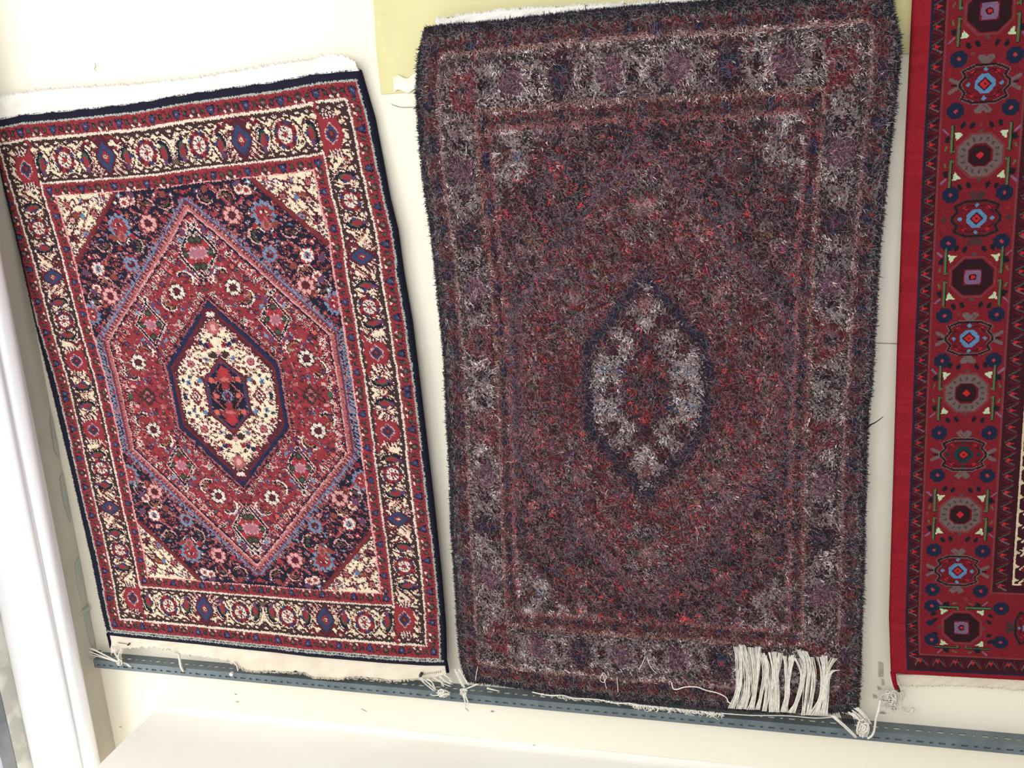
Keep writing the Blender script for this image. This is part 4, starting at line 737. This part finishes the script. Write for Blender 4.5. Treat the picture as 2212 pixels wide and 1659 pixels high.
mb.build('twined_cord', M['string'], RM); mb = MB(); mb.tube([onwall(x, y, .046) for x, y in ((1560, 1541), (1620, 1545), (1700, 1546), (1760, 1551), (1800, 1549))], .0009, 6).build('twined_cord', M['string'], RM)
mb = MB(); mb.tube([onwall(x, y, .045) for x, y in ((1052, 1486), (1062, 1489), (1079, 1493))], .0022, 6, .3).build('cotton_scrap', M['string'], RM)
tas = [[(210, 1180), (310, 900), (330, 500), (300, 200)], [(260, 1185), (350, 880), (370, 520), (350, 190)], [(340, 1190), (430, 950), (450, 600), (440, 260)], [(420, 1190), (490, 900), (480, 560), (390, 170)], [(510, 1200), (590, 950), (580, 600), (540, 210)], [(560, 1200), (600, 900), (640, 520), (640, 200)],
       [(640, 1200), (700, 950), (760, 600), (700, 300)], [(750, 1225), (790, 950), (790, 560), (730, 330)], [(860, 1240), (860, 900), (900, 600), (850, 290)], [(930, 1240), (930, 850), (980, 500), (1010, 300)], [(940, 1240), (950, 900), (930, 560), (930, 280)], [(1040, 1240), (1110, 960), (1140, 600), (1180, 330)],
       [(1080, 1240), (1110, 900), (1110, 600), (1100, 350)], [(1150, 1250), (1290, 1020), (1350, 650), (1250, 380)], [(1200, 1255), (1330, 900), (1400, 500), (1310, 250)], [(1370, 1290), (1410, 950), (1450, 500), (1380, 270)], [(1440, 1285), (1490, 1000), (1530, 650), (1480, 360)], [(1490, 1290), (1650, 1000), (1670, 600), (1620, 360)],
       [(1570, 1290), (1690, 950), (1720, 520), (1710, 340)], [(1650, 1290), (1700, 980), (1740, 600), (1850, 380)], [(1720, 1290), (1730, 1000), (1780, 640), (1900, 570)]]
for i, ln_ in enumerate(tas): bundle('tassel', RM, [[(1550+x/7.373, 1370+y/7.373) for x, y in ln_]], .050, .00055, 15, 9.5, 'string', 40+i, 1.5)
bundle('tie_cord', RM, [[(983, 1445), (990, 1462), (1001, 1484)], [(986, 1450), (996, 1468), (1004, 1488)], [(991, 1445), (1001, 1461), (1012, 1480)], [(1003, 1490), (1016, 1484), (1032, 1477)], [(1001, 1496), (1003, 1510), (1005, 1525)], [(1003, 1497), (1007, 1508), (1012, 1519)]], .050, .0008, 5, 5, 'string', 14)
mb = MB(); tangle(mb, 1001, 1493, 9, 9, .050, 10, .0011, 6); mb.build('tie_knot', M['string'], RM)
bundle('tie_cord', RM, [[(1796, 1545), (1822, 1568), (1849, 1594)], [(1800, 1546), (1826, 1568), (1852, 1592)], [(1833, 1538), (1845, 1548), (1858, 1557)], [(1840, 1534), (1856, 1546), (1866, 1558)], [(1847, 1530), (1864, 1545), (1874, 1562)], [(1852, 1528), (1870, 1545), (1880, 1564)], [(1843, 1540), (1856, 1556), (1862, 1570)]], .046, .0008, 5, 6, 'string', 15)
mb = MB(); tangle(mb, 1864, 1574, 15, 20, .046, 30, .0011, 7); mb.build('tie_knot', M['string'], RM)
mb = MB(); mb.tube([onwall(*p, .046) for p in ((1902, 1512), (1898, 1532), (1892, 1553), (1889, 1574), (1884, 1588), (1874, 1595))], .0020, 6); mb.build('hanging_cord', M['string'], RM)
mb = MB(); mb.tube([onwall(*p, .044) for p in ((1868, 928), (1880, 918), (1892, 912), (1908, 900))], .0016, 6, .3)
mb.build('loose_yarn', M['black'], RM)
for q in range(7): MB().tube([onwall(1815+q*4, 1540+q, .046), onwall(1820+q*4, 1552+2*q, .047), onwall(1822+q*3.4, 1562+q, .045)], .0012, 5, .6).build('loose_yarn', M['black'], RM)
mb = MB(); mb.tube([onwall(*p, .058) for p in ((1451, 1474), (1454, 1487), (1463, 1489), (1480, 1484), (1505, 1484), (1525, 1491), (1550, 1497), (1568, 1506), (1573, 1516), (1580, 1520))], .0011, 6)
for p in ([(1333, 1463), (1334, 1478), (1335, 1495)], [(1032, 1440), (1029, 1456), (1027, 1470)], [(1301, 1455), (1296, 1468), (1304, 1474), (1310, 1462), (1302, 1453), (1306, 1470), (1310, 1488)], [(1398, 1420), (1405, 1440), (1418, 1455)], [(1394, 1418), (1386, 1436), (1380, 1447)]): MB().tube([onwall(*q, .052) for q in p], .0006, 5).build('loose_yarn', M['string'], RM)
mb.build('loose_yarn', M['string'], RM)
# ---- right rug: red, running out of the frame
RR = thing('rug', onwall(2090, 760, .02).tolist(), 'dark red rug at the right with octagon and navy rosette border, cut by the frame', 'rug')
q = design_runner(280, 1170, 1.5); DR = np.concatenate([q, q[:, ::-1]], 1); EL = [(1984, -230), (1978, -110), (1971, 0), (1966, 108), (1958, 265), (1952, 398), (1939, 738), (1930, 1041), (1925, 1198), (1921, 1338), (1925, 1457)]
el = np.array([onwall(*p)[[0, 2]] for p in EL]); zt = -.868+1.170
def SR(u, v):
    u = np.asarray(u, float); v = np.asarray(v, float); z0 = zt+(-.868-zt)*v; x = np.interp(-z0, -el[:, 1], el[:, 0]); return np.stack([x+(.001)+u*.560, z0+.016*u*v-.0], -1)
tR = lambda u, v: .014+.010*v+.0016*np.sin(v*9+u*4)
rug_pile('pile', RR, SR, tR, DR, .009, jit=.25, depth_jit=.00025, vary=.13, diag=0, pal=PALIN*.9)
backing(RR, SR, tR, .009)
edge_fuzz(RR, SR, tR, 'lb', 1200, .0016, .0006, 13, dict(l=(150, 20, 36), b=(150, 20, 36)))
strip('kilim_end', RR, [(1938, 1458), (2044, 1456), (2212, 1463), (2500, 1485)], [(1946, 1482), (2005, 1482), (2060, 1481), (2127, 1485), (2212, 1491), (2500, 1513)], .010, .008, 'cottong', rag=.002, seed=8, ragtop=False)
mb = MB(); mb.tube([onwall(x, y, .020) for x, y in ((1929, 1452), (1931, 1466), (1934, 1480), (1937, 1489))], .0044, 8, .7); mb.build('selvedge_end', M['redw'], RR)
mb = MB(); tangle(mb, 1921, 1512, 21, 22, .018, 18, .0009, 8); tangle(mb, 1948, 1500, 8, 16, .016, 6, .0008, 9); tangle(mb, 1930, 1528, 10, 10, .018, 5, .0009, 10); mb.build('tie_knot', M['string'], RR)
mb = MB(); mb.tube([onwall(*p, .006) for p in ((1950, 1529), (1955, 1538), (1963, 1541), (1970, 1535), (1972, 1530))], .0016, 6, 1.6)
tag(mb.build('cotton_scrap', M['string']), 'small curl of white cotton on the wall under the red rug', 'thread')
a = onwall(1941, 1491, .024); nm = MB(); nm.tube([a+np.array([0, .012, 0]), a+np.array([0, -.002, 0])], .0028, 8); nm.build('nail', M['dark'], RR)
